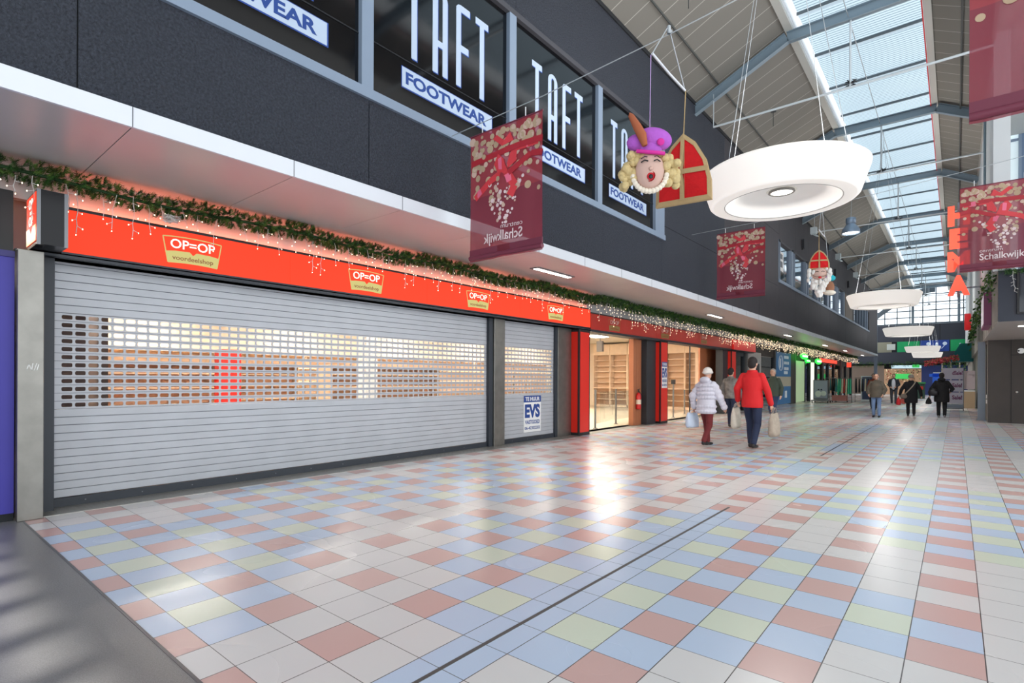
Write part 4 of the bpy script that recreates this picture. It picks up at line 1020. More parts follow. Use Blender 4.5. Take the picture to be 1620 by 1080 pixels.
for sg in (-1, 1): mb.tube([F(sg * 0.09, 0.05, 0.09), F(sg * 0.055, 0.06, 0.105), F(sg * 0.025, 0.05, 0.11)], 0.006, black, 5); mb.tube([F(sg * 0.01, -0.05, 0.115), F(sg * 0.07, -0.055, 0.11), F(sg * 0.13, -0.02, 0.09)], 0.008, M('moustache_outline', (150, 128, 112), 0.8), 5)
mb.build('face_stitching', t)
mitre(t, (-2.27, 13.05, 3.80), 0.40, 0.42, 0.35, 0.8)
mb = MB(); mb.tube([(-2.27, 13.05, 4.2), (-2.27, 13.05, 4.62)], 0.007, gold_felt, 5); mb.build('cord', t)
c = (-2.20, 13.75, 3.52)
t = thing('hanging_plush', c, 'small plush head with lilac and turquoise hat partly behind the bearded head', 'decoration'); F = face_frame(c, 0.9); R3 = Matrix.Rotation(0.9, 3, 'Z')
mb = MB(); mb.ball(F(0, -0.02, 0), (0.13, 0.1, 0.15), M('brown_plush', (146, 100, 74), 0.9), 14, 10, R3); mb.ball(F(0, -0.14, 0.02), (0.15, 0.1, 0.06), cream, 12, 8, R3); mb.build('face', t)
mb = MB(); mb.ball(F(0.05, 0.19, 0), (0.11, 0.08, 0.07), M('turquoise_felt', (40, 176, 190), 0.9), 14, 10, R3); mb.ball(F(-0.03, 0.27, 0), (0.05, 0.05, 0.12), purple, 12, 8, R3); mb.build('hat', t)
mb = MB(); mb.tube([F(0, 0.3, 0), (-2.25, 13.7, 4.62)], 0.005, wire_mat, 5); mb.build('cord', t)
hanger(-2.27, 13.05, 13.70, 4.63, 5.2, 'white hanger bar above the bearded plush head')
mb = MB(); mb.tube([(-2.27, 13.33, 5.2), (-2.27, 14.35, 5.5)], 0.006, wire_mat, 5); tag(mb.build('stay_wire'), 'thin wire tying the farther hanger bar to its span cable', 'cable')
mb = MB(); mb.tube([(-2.27, 5.24, 5.0), (-2.27, 5.3, 5.02)], 0.012, wire_mat, 5); tag(mb.build('cable_clip'), 'small metal clip on the nearest span cable above the hanger bar', 'clip')

#@@RIGHT SIDE
RWX = 0.75
clad = stripes('white_cladding', (214, 218, 220), (120, 122, 124), 'Y', 1.15, 0.02, 0.5)
concrete = M('beige_concrete_panel', (168, 162, 154), 0.75, noise=0.12, nscale=4)
wr = MB()
wr.box((RX + 0.0, 16.95, 4.0), (RX + 0.3, 66, RZ + 0.1), clad)
wr.box((RWX + 0.09, 24.61, 0), (RWX + 0.4, 66, 2.795), concrete)
wr.box((RWX - 0.01, 16.93, 2.806), (RWX + 0.3, 66, 3.98), concrete)
for y in (19.5, 22.5, 26, 30, 35, 41, 48): wr.box((RWX - 0.014, y - 0.012, 2.81), (RWX - 0.009, y + 0.012, 3.98), joint)
for y in (26.5, 28.2, 31.5, 36, 42): wr.box((RWX + 0.085, y - 0.02, 0.02), (RWX + 0.092, y + 0.02, 2.8), joint)
wr.build('wall_right', kind='structure')
# dark box front over the passage, its soffit, and the dark wall behind
wb = MB(); navy = M('navy_black_panel', (36, 42, 56), 0.45); bwall = M('black_brown_wall', (62, 56, 52), 0.6, noise=0.08, nscale=3)
wb.box((RWX + 0.003, 16.88, 2.806), (8, 16.93, 3.98), navy); wb.box((RWX + 0.003, 16.93, 2.80), (8, 24.5, 2.806), M('soffit_brown_grey', (170, 162, 156), 0.35)); wb.box((RWX, 16.93, 3.96), (8, 24.5, 4.0), joint)
wb.box((RWX + 0.09, 24.47, 0), (8, 24.6, 2.80), bwall)
for x in (1.42,): wb.box((x - 0.006, 24.462, 0), (x + 0.006, 24.47, 2.8), joint)
wb.box((1.42, 24.462, 2.28), (8, 24.47, 2.295), joint)
wb.build('wall_dark_front', kind='structure')
mb = MB(); mb.tube([(1.66, 24.45, 2.42), (1.66, 24.47, 2.42)], 0.09, M('silver_disc', (196, 194, 190), 0.3, metal=0.6), 16); mb.tube([(1.60, 24.44, 2.42), (1.60, 24.45, 2.42)], 0.03, black, 8); tag(mb.build('alarm_disc'), 'small round silver fitting high on the dark wall at right', 'fitting')
mb = MB(); mb.ball((1.56, 24.44, 1.05), (0.035, 0.03, 0.035), MATS['silver_disc'], 10, 6); tag(mb.build('door_knob'), 'small round knob on the dark wall at right', 'knob')
t = thing('wall_screen', (1.6, 16.85, 3.4), 'black framed screen on the navy box above the passage', 'screen')
mb = MB(); mb.box((1.07, 16.82, 2.96), (2.4, 16.88, 3.94), black); mb.build('frame', t); mb = MB(); mb.box((1.11, 16.812, 3.0), (2.36, 16.82, 3.9), M('dark_screen', (14, 20, 34), 0.08)); mb.build('display', t)
mb = MB(); mb.box((1.2, 18.4, 2.785), (2.4, 18.5, 2.80), strip_lit); tag(mb.build('soffit_light'), 'warm strip light in the soffit at right', 'ceiling light')
# front facade above
ff = MB(); cladf = stripes('white_front_cladding', (216, 220, 222), (132, 134, 138), 'X', 0.17, 0.06, 0.5)
ff.box((RX + 0.03, 24.5, 4.0), (1.12, 24.6, 12.0), cladf); ff.box((1.12, 24.45, 4.0), (1.2, 24.6, 12), frame_blue); ff.box((1.58, 24.45, 4), (1.66, 24.6, 12), frame_blue); ff.box((1.2, 24.47, 9.42), (1.58, 24.56, 9.5), frame_blue); ff.box((1.2, 24.47, 6.9), (1.58, 24.56, 6.98), frame_blue)
ff.box((1.66, 24.5, 4), (3.5, 24.6, 12), M('blue_grey_wall_panel', (110, 130, 156), 0.5)); ff.box((3.5, 24.5, 4), (8, 24.6, 12), panel_dark)
w4 = ff.build('window_4', kind='structure')
mb = MB(); mb.box((1.2, 24.52, 4.0), (1.58, 24.53, 12), M('frosted_pane', (214, 228, 232), 0.3, emit=0.35)); mb.build('window_pane', w4)
mb = MB(); mb.box((-6, 24.6, 11.99), (8, 24.65, 12.0), joint)
dp = MB(); dp.tube([(0.62, 20.6, 5.6), (0.62, 20.6, 9.3)], 0.03, beam_mat, 8); dp.lathe([(0.05, 0), (0.05, 0.1)], (0.62, 20.6, 5.6), joint, 8); tag(dp.build('downpipe'), 'thin grey blue pipe on the white cladding beside the right roof slope', 'pipe')
t = thing('steel_column', (0.6, 25.6, 0), 'slim grey blue steel column at the corner of the right wall', 'column')
mb = MB(); cm_ = M('grey_blue_column', (120, 132, 146), 0.45); mb.box((0.60, 25.4, 0), (0.80, 25.65, 2.806), cm_); mb.build('shaft', t)
mb = MB(); mb.box((0.58, 25.38, 0.0), (0.82, 25.67, 0.04), cm_); mb.build('base_plate', t)
mb = MB(); mb.box((0.815, 25.2, 0.62), (0.845, 25.3, 0.75), white); mb.box((0.815, 25.2, 0.80), (0.845, 25.3, 0.93), white); mb.tube([(0.83, 25.25, 0.93), (0.83, 25.25, 2.7)], 0.012, joint, 5); tag(mb.build('wall_socket'), 'pair of small white sockets with a black cable on the right wall', 'socket')
for k, (y, z0, z1, dx_) in enumerate([(19.6, 3.0, 3.84, 0.16)]):
    t = thing('box_sign', (RWX, y, z0), 'plum coloured projecting box sign on the right wall below the ivy', 'shop sign')
    mb = MB(); plum = M('plum_box', (150, 84, 120), 0.5); mb.box((RWX - 0.17, y, z0 - 0.06), (RWX - 0.012, y + 1.9, z1), plum); mb.build('box', t)
    mb = MB(); mb.box((RWX - 0.172, y + 0.05, z0), (RWX - 0.170, y + 1.85, z1 - 0.05), M('pale_sign_face', (214, 206, 214), 0.5, emit=0.3)); mb.build('sign_face', t)
# green leaf garlands on the right
mb = garland(0, 1, 0, 0, 420, 9, 0.13, '', rad=0.09, path=lambda t: (RWX + 0.1 + 2.6 * t, 16.82, 4.02 + 0.04 * math.sin(t * 20)))
tag(mb.build('leaf_garland'), 'green leaf garland along the top of the navy box at right', 'garland')
mb = MB(); r = random.Random(4); ivy = [M('ivy_green', (70, 118, 48), 0.6), M('ivy_dark', (38, 78, 34), 0.6), M('ivy_light', (120, 150, 80), 0.6)]
for i in range(900):
    t_ = r.random(); y = 17 + 26 * t_ ** 1.6; 
    z = 4.1 + 0.10 * math.sin(y * 1.3) + r.gauss(0, 0.10 + 0.004 * y) - (0.3 * r.random() if r.random() < .3 else 0); x = RWX - 0.08 + r.gauss(0, 0.05)
    s = r.uniform(.03, .055) * (1 + (y - 17) / 22); d = Vector((r.uniform(-1, 1), r.uniform(-1, .2), r.uniform(-.6, .6))).normalized(); a = d.orthogonal().normalized(); b = d.cross(a); p_ = Vector((x, y, z))
    mb.add([p_ - a * s, p_ - b * s * .6, p_ + a * s, p_ + b * s * .6], [(0, 1, 2, 3)], r.choice(ivy))
tag(mb.build('ivy_garland'), 'loose ivy garland trailing along the right wall toward the far end', 'garland')
for k, (x, y) in enumerate([(0.98, 16.78), (0.86, 17.0), (0.70, 18.6), (0.70, 20.4), (0.70, 22.6), (0.69, 25), (0.68, 28.5)]):
    mb = MB(); r = random.Random(k); pts = [Vector((x, y, 4.0))]
    for q in range(7): pts.append(pts[-1] + Vector((r.uniform(-.03, .03), r.uniform(-.03, .03), -0.075)))
    mb.tube(pts, 0.006, cable_mat, 4)
    for q in pts[1:]: mb.tube([q, q + Vector((r.choice((-1, 1)) * .05, 0, -0.03))], 0.005, cable_mat, 4)
    tag(mb.build('white_light_strand'), 'unlit white light strand dangling, ' + ['on the navy box beside the black screen', 'at the corner of the navy box', 'on the right wall nearest the corner', 'on the right wall above the plum sign', 'on the right wall past the plum sign', 'on the right wall near the steel column', 'farthest on the right wall'][k], 'fairy lights', 'white light strands at right')
# vertical red letters
t = thing('letter_sign', (0.05, 24.9, 4.4), 'four large red letters stacked vertically beside the right roof slope', 'shop sign')
rl = M('lit_coral_red', (252, 84, 62), 0.4, emit=0.8); rls = M('letter_side_red', (190, 36, 30), 0.5)
for ch, z0 in (('H', 6.96), ('E', 6.14), ('M', 5.32), ('A', 4.46)):
    mb = MB(); vs, fs = text_mesh(ch, 0.06)
    a0 = min(p[0] for p in vs); a1 = max(p[0] for p in vs); b0 = min(p[1] for p in vs); b1 = max(p[1] for p in vs)
    W = 0.62 if ch != 'E' else 0.52
    front = [(-0.25 + (0.62 - W) / 2 + (p[0] - a0) / (a1 - a0) * W, 24.86 + (0.10 if p[2] < 0 else 0), z0 + (p[1] - b0) / (b1 - b0) * 0.71) for p in vs]
    mb.add(front, fs, rl); mb.build('letter', t)
mb = MB(); mb.box((0.02, 24.98, 4.4), (0.08, 25.02, 7.8), beam_mat); mb.box((0.08, 24.98, 7.5), (RX + 0.02, 25.02, 7.55), beam_mat); mb.box((0.08, 24.98, 4.7), (RX + 0.02, 25.02, 4.75), beam_mat); mb.build('mounting_post', t)
mb = MB(); mb.lathe([(0.0, -0.14), (0.45, -0.14), (0.48, -0.1), (0.48, 0.1), (0.45, 0.14), (0.0, 0.14)], (0.50, 40, 4.75), M('small_red_disc', (214, 40, 44), 0.5, emit=0.3), 24, 'X'); mb.box((0.44, 39.96, 4.5), (RX + 0.02, 40.04, 4.6), joint); tag(mb.build('round_sign'), 'small red sign projecting from the right wall far down the mall', 'shop sign')
mb = MB(); teal = M('teal_awning', (20, 128, 132), 0.6); mb.add([(-0.35, 44, 2.62), (RWX + 0.09, 44, 2.62), (RWX + 0.09, 44, 3.75), (0.2, 44, 3.75), (-0.35, 46, 2.62), (RWX + 0.09, 46, 2.62), (RWX + 0.09, 46, 3.75), (0.2, 46, 3.75)], [(0, 1, 2, 3), (7, 6, 5, 4), (0, 3, 7, 4), (0, 4, 5, 1)], teal)
tag(mb.build('teal_canopy'), 'teal sloping canopy panel far down the right side', 'canopy')

wg = MB(); wg.box((RX + 0.03, -8, 9.6), (12, 24.4, 9.8), M('white_added_roof', (200, 200, 196), 0.7)); wg.box((-16, -8, 9.3), (WX - 0.25, 24.4, 9.5), MATS['white_added_roof']); wg.build('added_wing_roof', kind='structure')  # unseen roof, added to keep the sun off the floor
rg = MB()
for k in range(34): rg.box((-9 + 0.62 * k, -8.1, 6.2), (-9 + 0.62 * k + 0.15, -7.9, 9.3), beam_mat)
for z in (6.2, 6.85, 7.5, 8.15, 8.8): rg.box((-9, -8.1, z), (12, -7.9, z + 0.16), beam_mat)
rg.box((-9, -8.15, 9.0), (12, -7.85, 11.0), beam_mat); rg.build('added_sun_grid', kind='structure')  # unseen bars and header, added to shape the sun patches

#@@END WALL
EY = 66
ew = MB(); dkb = M('dark_blue_grey_band', (58, 62, 74), 0.6); green_p = M('bright_green_panel', (20, 160, 96), 0.6, emit=0.1); blue_p = M('royal_blue_panel', (40, 74, 160), 0.6, emit=0.1)
ew.box((-12, EY, 5.25), (4, EY + 0.3, 7.0), dkb); ew.box((-12, EY - 0.3, 3.05), (4, EY + 0.3, 4.2), dkb); ew.box((-12, EY, 4.2), (4, EY + 0.3, 5.25), joint)
ew.box((-12, EY - 0.02, 4.2), (-5.0, EY, 5.25), M('khaki_panel', (150, 148, 128), 0.6)); ew.box((-5.4, EY - 0.04, 4.45), (-4.7, EY - 0.02, 5.05), M('pale_shop_picture', (214, 220, 214), 0.6))
ew.box((-4.55, EY - 0.03, 4.2), (-2.75, EY - 0.01, 5.25), green_p); ew.box((-2.7, EY - 0.03, 4.2), (-0.5, EY - 0.01, 5.3), blue_p); ew.box((-0.42, EY - 0.03, 4.2), (2, EY - 0.01, 5.3), green_p)
ew.box((-12, EY + 0.2, 0), (4, EY + 0.3, 3.05), joint)
for x in (-4, -2.6, -1.2): ew.box((x - .02, EY - 0.005, 5.3), (x + .02, EY, 7), joint)
ew.build('wall_back', kind='structure')
mb = MB(); wp = M('pale_print', (206, 222, 240), 0.6, emit=0.2); cx, cz = -1.45, 4.75
for s in (-1, 1):
    mb.ball((cx + s * 0.62, EY - 0.05, cz + 0.2), (0.17, 0.01, 0.17), wp, 10, 6); mb.tube([(cx + s * 0.6, EY - 0.05, cz + 0.05), (cx + s * 0.4, EY - 0.05, cz - 0.25), (cx, EY - 0.05, cz - 0.1)], 0.03, wp, 5)
mb.ball((cx, EY - 0.05, cz + 0.1), (0.1, 0.01, 0.25), wp, 10, 6)
tag(mb.build('chandelier_print'), 'pale chandelier shaped print on the blue end wall panel', 'wall print')
mb = MB(); mb.box((0.25, EY - 0.06, 4.55), (0.35, EY - 0.04, 4.95), wp); mb.box((0.25, EY - 0.06, 4.5), (0.8, EY - 0.04, 4.6), wp); tag(mb.build('pale_print_mark'), 'pale hook shaped print on the green end wall panel at right', 'wall print')
wn = MB()
for z in (7.0, 7.6, 8.25, 9.0, 9.8, 10.6): wn.box((-12, EY, z - 0.04), (4, EY + 0.1, z + 0.04), M('window_grid_grey', (84, 96, 106), 0.6))
for x in [-6.6 + 1.02 * k for k in range(9)]: wn.box((x - 0.04, EY, 7), (x + 0.04, EY + 0.1, 11.2), MATS['window_grid_grey'])
for x in (-3.3, 0.2): wn.box((x - 0.10, EY - 0.1, 7), (x + 0.10, EY + 0.1, 11.2), beam_mat)
w5 = wn.build('window_5', kind='structure')
mb = MB(); mb.box((-12, EY + 0.04, 7.0), (4, EY + 0.05, 13), M('bright_sky_pane', (236, 244, 250), 0.3, emit=0.9)); mb.build('window_pane', w5)
# curved dark arch over the far left corner
mb = MB(); N = 14; pts = [(-6.4 + 0.35 * k, 7.0 + 2.6 * math.sin(min(1, k / N) * PI / 2)) for k in range(N + 1)]
for a, b in zip(pts[:-1], pts[1:]): mb.add([(a[0], 63, a[1]), (b[0], 63, b[1]), (b[0], 63, b[1] + 0.5), (a[0], 63, a[1] + 0.5), (a[0], 63.3, a[1]), (b[0], 63.3, b[1]), (b[0], 63.3, b[1] + 0.5), (a[0], 63.3, a[1] + 0.5)], [(0, 1, 2, 3), (7, 6, 5, 4), (0, 4, 5, 1), (3, 2, 6, 7)], MATS['window_grid_grey'])
tag(mb.build('arched_beam'), 'curved grey roof beam in front of the bright end window', 'beam')
mb = MB(); mb.tube([(-12, 58.5, 6.3), (RX, 62, 6.6)], 0.05, MATS['window_grid_grey'], 6); mb.tube([(-5.6, 60, 9.6), (RX, 60, 10.0)], 0.08, MATS['window_grid_grey'], 6); mb.tube([(-5.6, 56, 9.0), (-1.5, 60, 9.9)], 0.06, MATS['window_grid_grey'], 6); mb.tube([(-1.5, 52, 8.8), (RX, 58, 9.6)], 0.06, MATS['window_grid_grey'], 6)
tag(mb.build('roof_bracing'), 'crossing grey roof bracing bars near the bright end window', 'bracing')
mb = garland(0, 1, 0, 0, 260, 6, 0.26, '', rad=0.14, path=lambda t: (-8 + 9 * t, EY - 0.5, 3.02)); tag(mb.build('pine_garland'), 'green garland crossing the end of the mall below the dark band', 'garland')
# end shops
def simple(name, boxes, lab, cat, group=None, kind=None):
    mb = MB()
    for a, b, m in boxes: mb.box(a, b, m)
    return tag(mb.build(name), lab, cat, group, kind)
es = MB(); es.box((-9, EY - 0.12, 0), (-5.6, EY - 0.1, 2.9), M('bright_shop_wall', (120, 104, 92), 0.7, emit=0.1)); es.box((-5.6, EY - 0.12, 0), (-2.6, EY - 0.1, 2.55), M('warm_shop_wall', (176, 140, 110), 0.7, emit=0.25)); es.box((-5.0, EY - 0.2, 2.6), (-2.6, EY - 0.1, 2.9), M('pale_blue_shop_sign', (190, 214, 224), 0.5, emit=0.6))
es.box((-2.6, EY - 0.12, 0), (1.3, EY - 0.1, 2.9), M('deep_blue_shopfront', (36, 50, 104), 0.5, emit=0.1)); es.build('wall_end_shops', kind='structure')
r = random.Random(2); mb = MB()
for i in range(160):
    x = r.uniform(-5.5, -2.7); z = r.uniform(0.9, 2.5); s = r.uniform(.04, .1); mb.box((x, EY - 0.2, z), (x + s, EY - 0.14, z + s * r.uniform(.5, 1.5)), r.choice([M('shop_red', (180, 70, 54), .6), M('shop_cream', (236, 214, 180), .6, emit=.3), M('shop_brown', (120, 84, 60), .6), M('shop_green', (90, 130, 70), .6)]))
tag(mb.build('shop_goods'), 'jumble of small colourful goods in the warm lit shop at the end', 'goods', kind='stuff')
simple('green_sign', [((-4.7, EY - 0.3, 1.55), (-3.4, EY - 0.25, 2.05), M('lit_green_sign', (60, 190, 90), .5, emit=.5))], 'small green sign in front of the warm end shop', 'shop sign')
simple('exit_sign', [((-3.3, EY - 0.5, 2.65), (-2.75, EY - 0.45, 2.95), MATS['lit_green_sign'])], 'green lit emergency sign below the end garland', 'sign')
simple('shirt_print', [((-1.75, EY - 0.16, 0.9), (-0.95, EY - 0.12, 2.1), M('shirt_blue', (44, 96, 200), .6, emit=.15)), ((-2.0, EY - 0.16, 1.75), (-0.7, EY - 0.12, 2.05), MATS['shirt_blue']), ((-1.7, EY - 0.17, 2.1), (-1.0, EY - 0.13, 2.2), white)], 'blue shirt display on the deep blue end shopfront', 'shop display')
simple('green_plinth', [((-1.8, EY - 0.6, 0), (-1.0, EY - 0.2, 0.6), green_p)], 'bright green block at the foot of the blue shopfront', 'plinth')
simple('dark_waste_bin', [((-2.55, 52, 0), (-1.85, 52.6, 1.15), M('dark_green_bin', (44, 72, 62), .6)), ((-2.6, 51.95, 1.15), (-1.8, 52.65, 1.28), M('bin_lid_green', (40, 120, 70), .6)), ((-2.2, 51.98, 0.7), (-1.95, 52.0, 0.95), red_dull)], 'dark green container between the two people in black coats', 'bin')
# sale stand
t = thing('sale_stand', (-0.1, 32.7, 0), 'white sale stand of three stacked boards beside the steel column', 'display stand')
mb = MB(); mb.box((-0.50, 32.78, 0.1), (-0.47, 32.82, 2.04), steel_d); mb.box((0.25, 32.78, 0.0), (0.29, 32.82, 2.04), steel_d); mb.box((-0.5, 32.6, 0.08), (0.29, 33.1, 0.13), steel_d); mb.build('frame', t)
for k, z in enumerate((1.48, 0.9, 0.33)):
    mb = MB(); mb.box((-0.49, 32.70, z), (0.26, 32.74, z + 0.53), M('sale_board', (214, 212, 226), .5)); mb.text('dSale!' if k == 0 else 'Sale!', (-0.14, 32.70, z + 0.2), UX, UZ, 1, M('sale_plum', (124, 50, 104), .5), 0.004, bold=0.03, width=0.38 if k == 0 else 0.36, height=0.2); mb.build('board', t)
mb = MB(); mb.box((-0.49, 32.70, 0.14), (0.26, 32.74, 0.3), M('grey_blue_board', (150, 164, 180), .5)); mb.build('lower_board', t)
# poinsettia display
t = thing('flower_display', (-0.7, 38, 0), 'tall display of red poinsettias on pale posts beyond the sale stand', 'flower display')
mb = MB(); r = random.Random(8); reds = [M('poinsettia_red', (206, 44, 66), .7), M('poinsettia_pink', (232, 110, 120), .7), M('poinsettia_dark', (150, 24, 40), .7)]
for i in range(240):
    u = r.random(); p_ = Vector((-1.35 + 1.45 * u, 38 + r.uniform(-.4, .4), 2.33 + 0.34 * u + r.uniform(-.14, .16))); s = r.uniform(.05, .1)
    for q in range(4):
        d = Vector((r.uniform(-1, 1), r.uniform(-1, 0), r.uniform(-.6, 1))).normalized(); w_ = d.orthogonal().normalized() * s * .35; mb.add([p_, p_ + d * s * .5 + w_, p_ + d * s, p_ + d * s * .5 - w_], [(0, 1, 2, 3)], r.choice(reds) if r.random() < .8 else leaf_c)
mb.build('blooms', t)
mb = MB(); 
for x in (-0.62, -0.25, 0.12): mb.box((x, 38, 0), (x + 0.06, 38.06, 2.4), M('pale_post', (214, 206, 190), .6))
mb.build('posts', t)
mb = MB()
for i in range(120):
    p_ = Vector((r.uniform(-.6, .5), 38 + r.uniform(-.3, .2), r.uniform(2.0, 2.4))); s = .09; d = Vector((r.uniform(-1, 1), r.uniform(-1, 0), r.uniform(-1, .5))).normalized(); w_ = d.orthogonal().normalized() * s * .4; mb.add([p_, p_ + d * s * .5 + w_, p_ + d * s, p_ + d * s * .5 - w_], [(0, 1, 2, 3)], r.choice(ivy))
mb.build('leaves', t)
simple('shop_counter', [((0.30, 36, 0), (0.75, 37.5, 0.85), M('pale_wood_counter', (196, 172, 140), .6)), ((0.3, 36, 0.85), (0.75, 37.5, 0.9), white)], 'pale wooden counter between the sale stand and right wall', 'counter')
simple('wall_poster', [((0.28, 38.4, 0.95), (0.8, 38.44, 1.95), M('pale_pink_poster', (224, 206, 210), .6))], 'pale poster standing behind the pale wooden counter', 'poster')

#@@FAR LEFT SHOPS
fx = -7.55
fs_ = MB(); fs_.box((-9.4, 26.6, 0), (-9.3, 59, 3.2), M('glowing_shop_back', (170, 160, 150), .7, emit=.35)); fs_.box((-9.4, 25.0, 3.0), (fx, 59, 3.05), M('shop_ceiling_2', (200, 196, 190), .7)); fs_.box((-9.4, 26.5, 0.001), (fx, 59, 0.004), M('far_shop_floor', (170, 164, 156), .5))  # back wall glows in place of light inside the shops
for y0, y1, m in ((23.95, 24.2, white), (24.2, 24.3, frame_blue), (25.9, 26.2, MATS['charcoal_column']), (26.2, 26.45, steel_d), (31.2, 31.5, dark_frame), (34.8, 35.9, M('dark_stone_column', (72, 66, 64), .5)), (36.0, 36.2, steel_d), (38.6, 38.9, dark_frame), (40.2, 40.5, dark_frame), (42.5, 42.8, dark_frame), (44.6, 45.2, MATS['dark_stone_column']), (47.0, 47.2, dark_frame), (49.5, 49.7, dark_frame), (52.5, 53.3, MATS['dark_stone_column']), (55.5, 55.8, dark_frame), (58.7, 59, dark_frame)):
    fs_.box((fx - 0.12, y0, 0), (fx + 0.04, y1, 3.2), m)
fs_.box((fx - 0.1, 26.6, 2.62), (fx, 59, 3.2), M('dark_fascia', (70, 66, 66), .6)); fs_.box((fx - 0.1, 23.95, 2.5), (fx, 26.6, 2.7), dark_frame)
fs_.build('wall_far_shops', kind='structure')
for k in range(8):  # ceiling strips added to brighten the far shops
    y = 27.5 + 4 * k
    if 34.6 < y < 36: continue
    mb = MB(); mb.box((-8.6, y - 0.9, 2.975), (-8.3, y + 0.9, 2.998), M('added_strip_glow', (255, 248, 236), 0.5, emit=12)); tag(mb.build('added_shop_light'), 'added strip light brightening the far shops beyond the open shop', 'ceiling light', 'added strip lights in the far shops')
mb = MB(); mb.box((fx - 0.06, 24.3, 0.05), (fx - 0.05, 31.2, 2.6), glass('shop_glass', (160, 176, 176), .12)); mb.box((fx - 0.06, 36.2, 0.05), (fx - 0.05, 58.7, 2.6), MATS['shop_glass']); mb.build('window_6', kind='structure')
t = thing('shop_door', (fx, 27.6, 0), 'pale grey shop door with small dark panes behind the red coated walker', 'door')
mb = MB(); mb.box((fx, 26.5, 0), (fx + 0.04, 28.6, 2.75), M('pale_grey_door', (196, 196, 194), .5)); mb.build('door_leaf', t)
mb = MB(); mb.box((fx + 0.04, 26.8, 1.55), (fx + 0.045, 27.4, 2.2), dark_frame); mb.box((fx + 0.04, 27.7, 1.55), (fx + 0.045, 28.3, 2.2), dark_frame); mb.build('door_pane', t)
r = random.Random(12); mb = MB()
cols = [M('goods_dark', (50, 44, 46), .6), M('goods_tan', (170, 140, 110), .6), M('goods_white', (220, 220, 216), .6, emit=.2), M('goods_teal', (70, 120, 120), .6), MATS['shop_red'], MATS['shop_brown']]
for i in range(320):
    y = r.uniform(24.3, 31) if i < 80 else r.uniform(36.3, 58); z = r.uniform(0.5, 2.5); s = r.uniform(.08, .25); mb.box((-8.4, y, z), (-8.3, y + s * 1.5, z + s), r.choice(cols))
tag(mb.build('shop_goods'), 'mixed goods seen dimly through the far shop windows at left', 'goods', kind='stuff')
t = thing('shop_poster', (fx + 0.05, 33.2, 0), 'tall blue shop poster with a pale ring emblem beside the dark stone column', 'poster')
pbl = M('poster_blue', (60, 118, 170), .5, emit=.1); mb = MB(); mb.box((fx - 0.05, 31.5, 0.05), (fx + 0.05, 34.8, 2.95), pbl); mb.box((fx + 0.05, 31.5, 1.05), (fx + 0.055, 34.8, 1.6), M('poster_cream', (216, 208, 186), .6)); mb.build('panel', t)
mb = MB(); wpr = M('poster_white', (224, 232, 238), .5, emit=.1)
for k in range(24):
    a = 2 * PI * k / 24; b = 2 * PI * (k + 1) / 24; mb.bar((fx + 0.055, 32.4 + .42 * math.cos(a), 2.35 + .42 * math.sin(a)), (fx + 0.055, 32.4 + .42 * math.cos(b), 2.35 + .42 * math.sin(b)), .01, .09, wpr, up=(1, 0, 0))
mb.box((fx + 0.05, 32.3, 2.1), (fx + 0.058, 32.5, 2.6), wpr); mb.build('ring_emblem', t)
mb = MB()
for z, w in ((2.62, 1.1), (2.3, 1.2), (1.98, 1.1), (1.75, .9)):
    y = 33.2
    for q in range(5): mb.box((fx + 0.05, y, z), (fx + 0.058, y + w / 7, z + .16), wpr); y += w / 5
mb.box((fx + 0.05, 33.4, .4), (fx + 0.058, 33.9, .8), wpr); mb.build('pale_lettering', t)
gneon = M('green_neon', (30, 214, 60), .4, emit=1.6); gdark = M('green_sign_rim', (16, 110, 40), .5)
for k, (y, z, w, h, lab) in enumerate([(36.6, 2.86, 1.55, .19, 'upper large green lit oval sign hanging below the garland'), (37.6, 2.60, 1.1, .12, 'lower green lit oval sign hanging below the large one'), (41.0, 2.66, 1.6, .2, 'green lit oval sign farther along than the pair')]):
    t = thing('oval_sign', (-7.1, y, z), lab, 'shop sign', 'green lit oval signs')
    mb = MB(); R_ = Matrix.Rotation(0.15, 3, 'Z'); mb.ball((-7.15, y, z), (.06, w / 2 * 1.4, h), gneon, 20, 10); mb.build('lit_oval', t)
    mb = MB()
    for q in range(7): mb.box((-7.09, y - w * .45 + q * w * .14, z - h * .3), (-7.085, y - w * .45 + q * w * .14 + w * .09, z + h * .35), M('sign_white_text', (226, 255, 226), .4, emit=1.2))
    mb.build('pale_lettering', t)
    mb = MB(); mb.tube([(-7.15, y, z + h), (-7.15, y, 3.6)], .02, joint, 5); mb.build('hanger', t)
simple('lit_red_sign', [((fx + 0.04, 43.5, 2.72), (fx + 0.09, 50.5, 2.98), M('red_neon_sign', (236, 70, 50), .5, emit=1.0))], 'long red lit shop sign beyond the green ovals', 'shop sign')
simple('lit_red_box', [((-7.15, 53.2, 2.5), (-6.85, 53.4, 2.9), MATS['red_neon_sign'])], 'small red lit box sign projecting near the canopy end', 'shop sign')
simple('green_display', [((fx - 0.02, 36.25, 0.05), (fx + 0.03, 38.6, 2.6), M('pale_green_display', (176, 200, 160), .6, emit=.35))], 'pale green lit window display beside the wheeled poster cart', 'shop display')
simple('lit_shop_column', [((fx, 40.6, 0.05), (fx + 0.05, 41.6, 2.6), M('lit_white_strip_wall', (244, 240, 228), .6, emit=.8))], 'narrow brightly lit white panel behind the poster cart', 'panel')
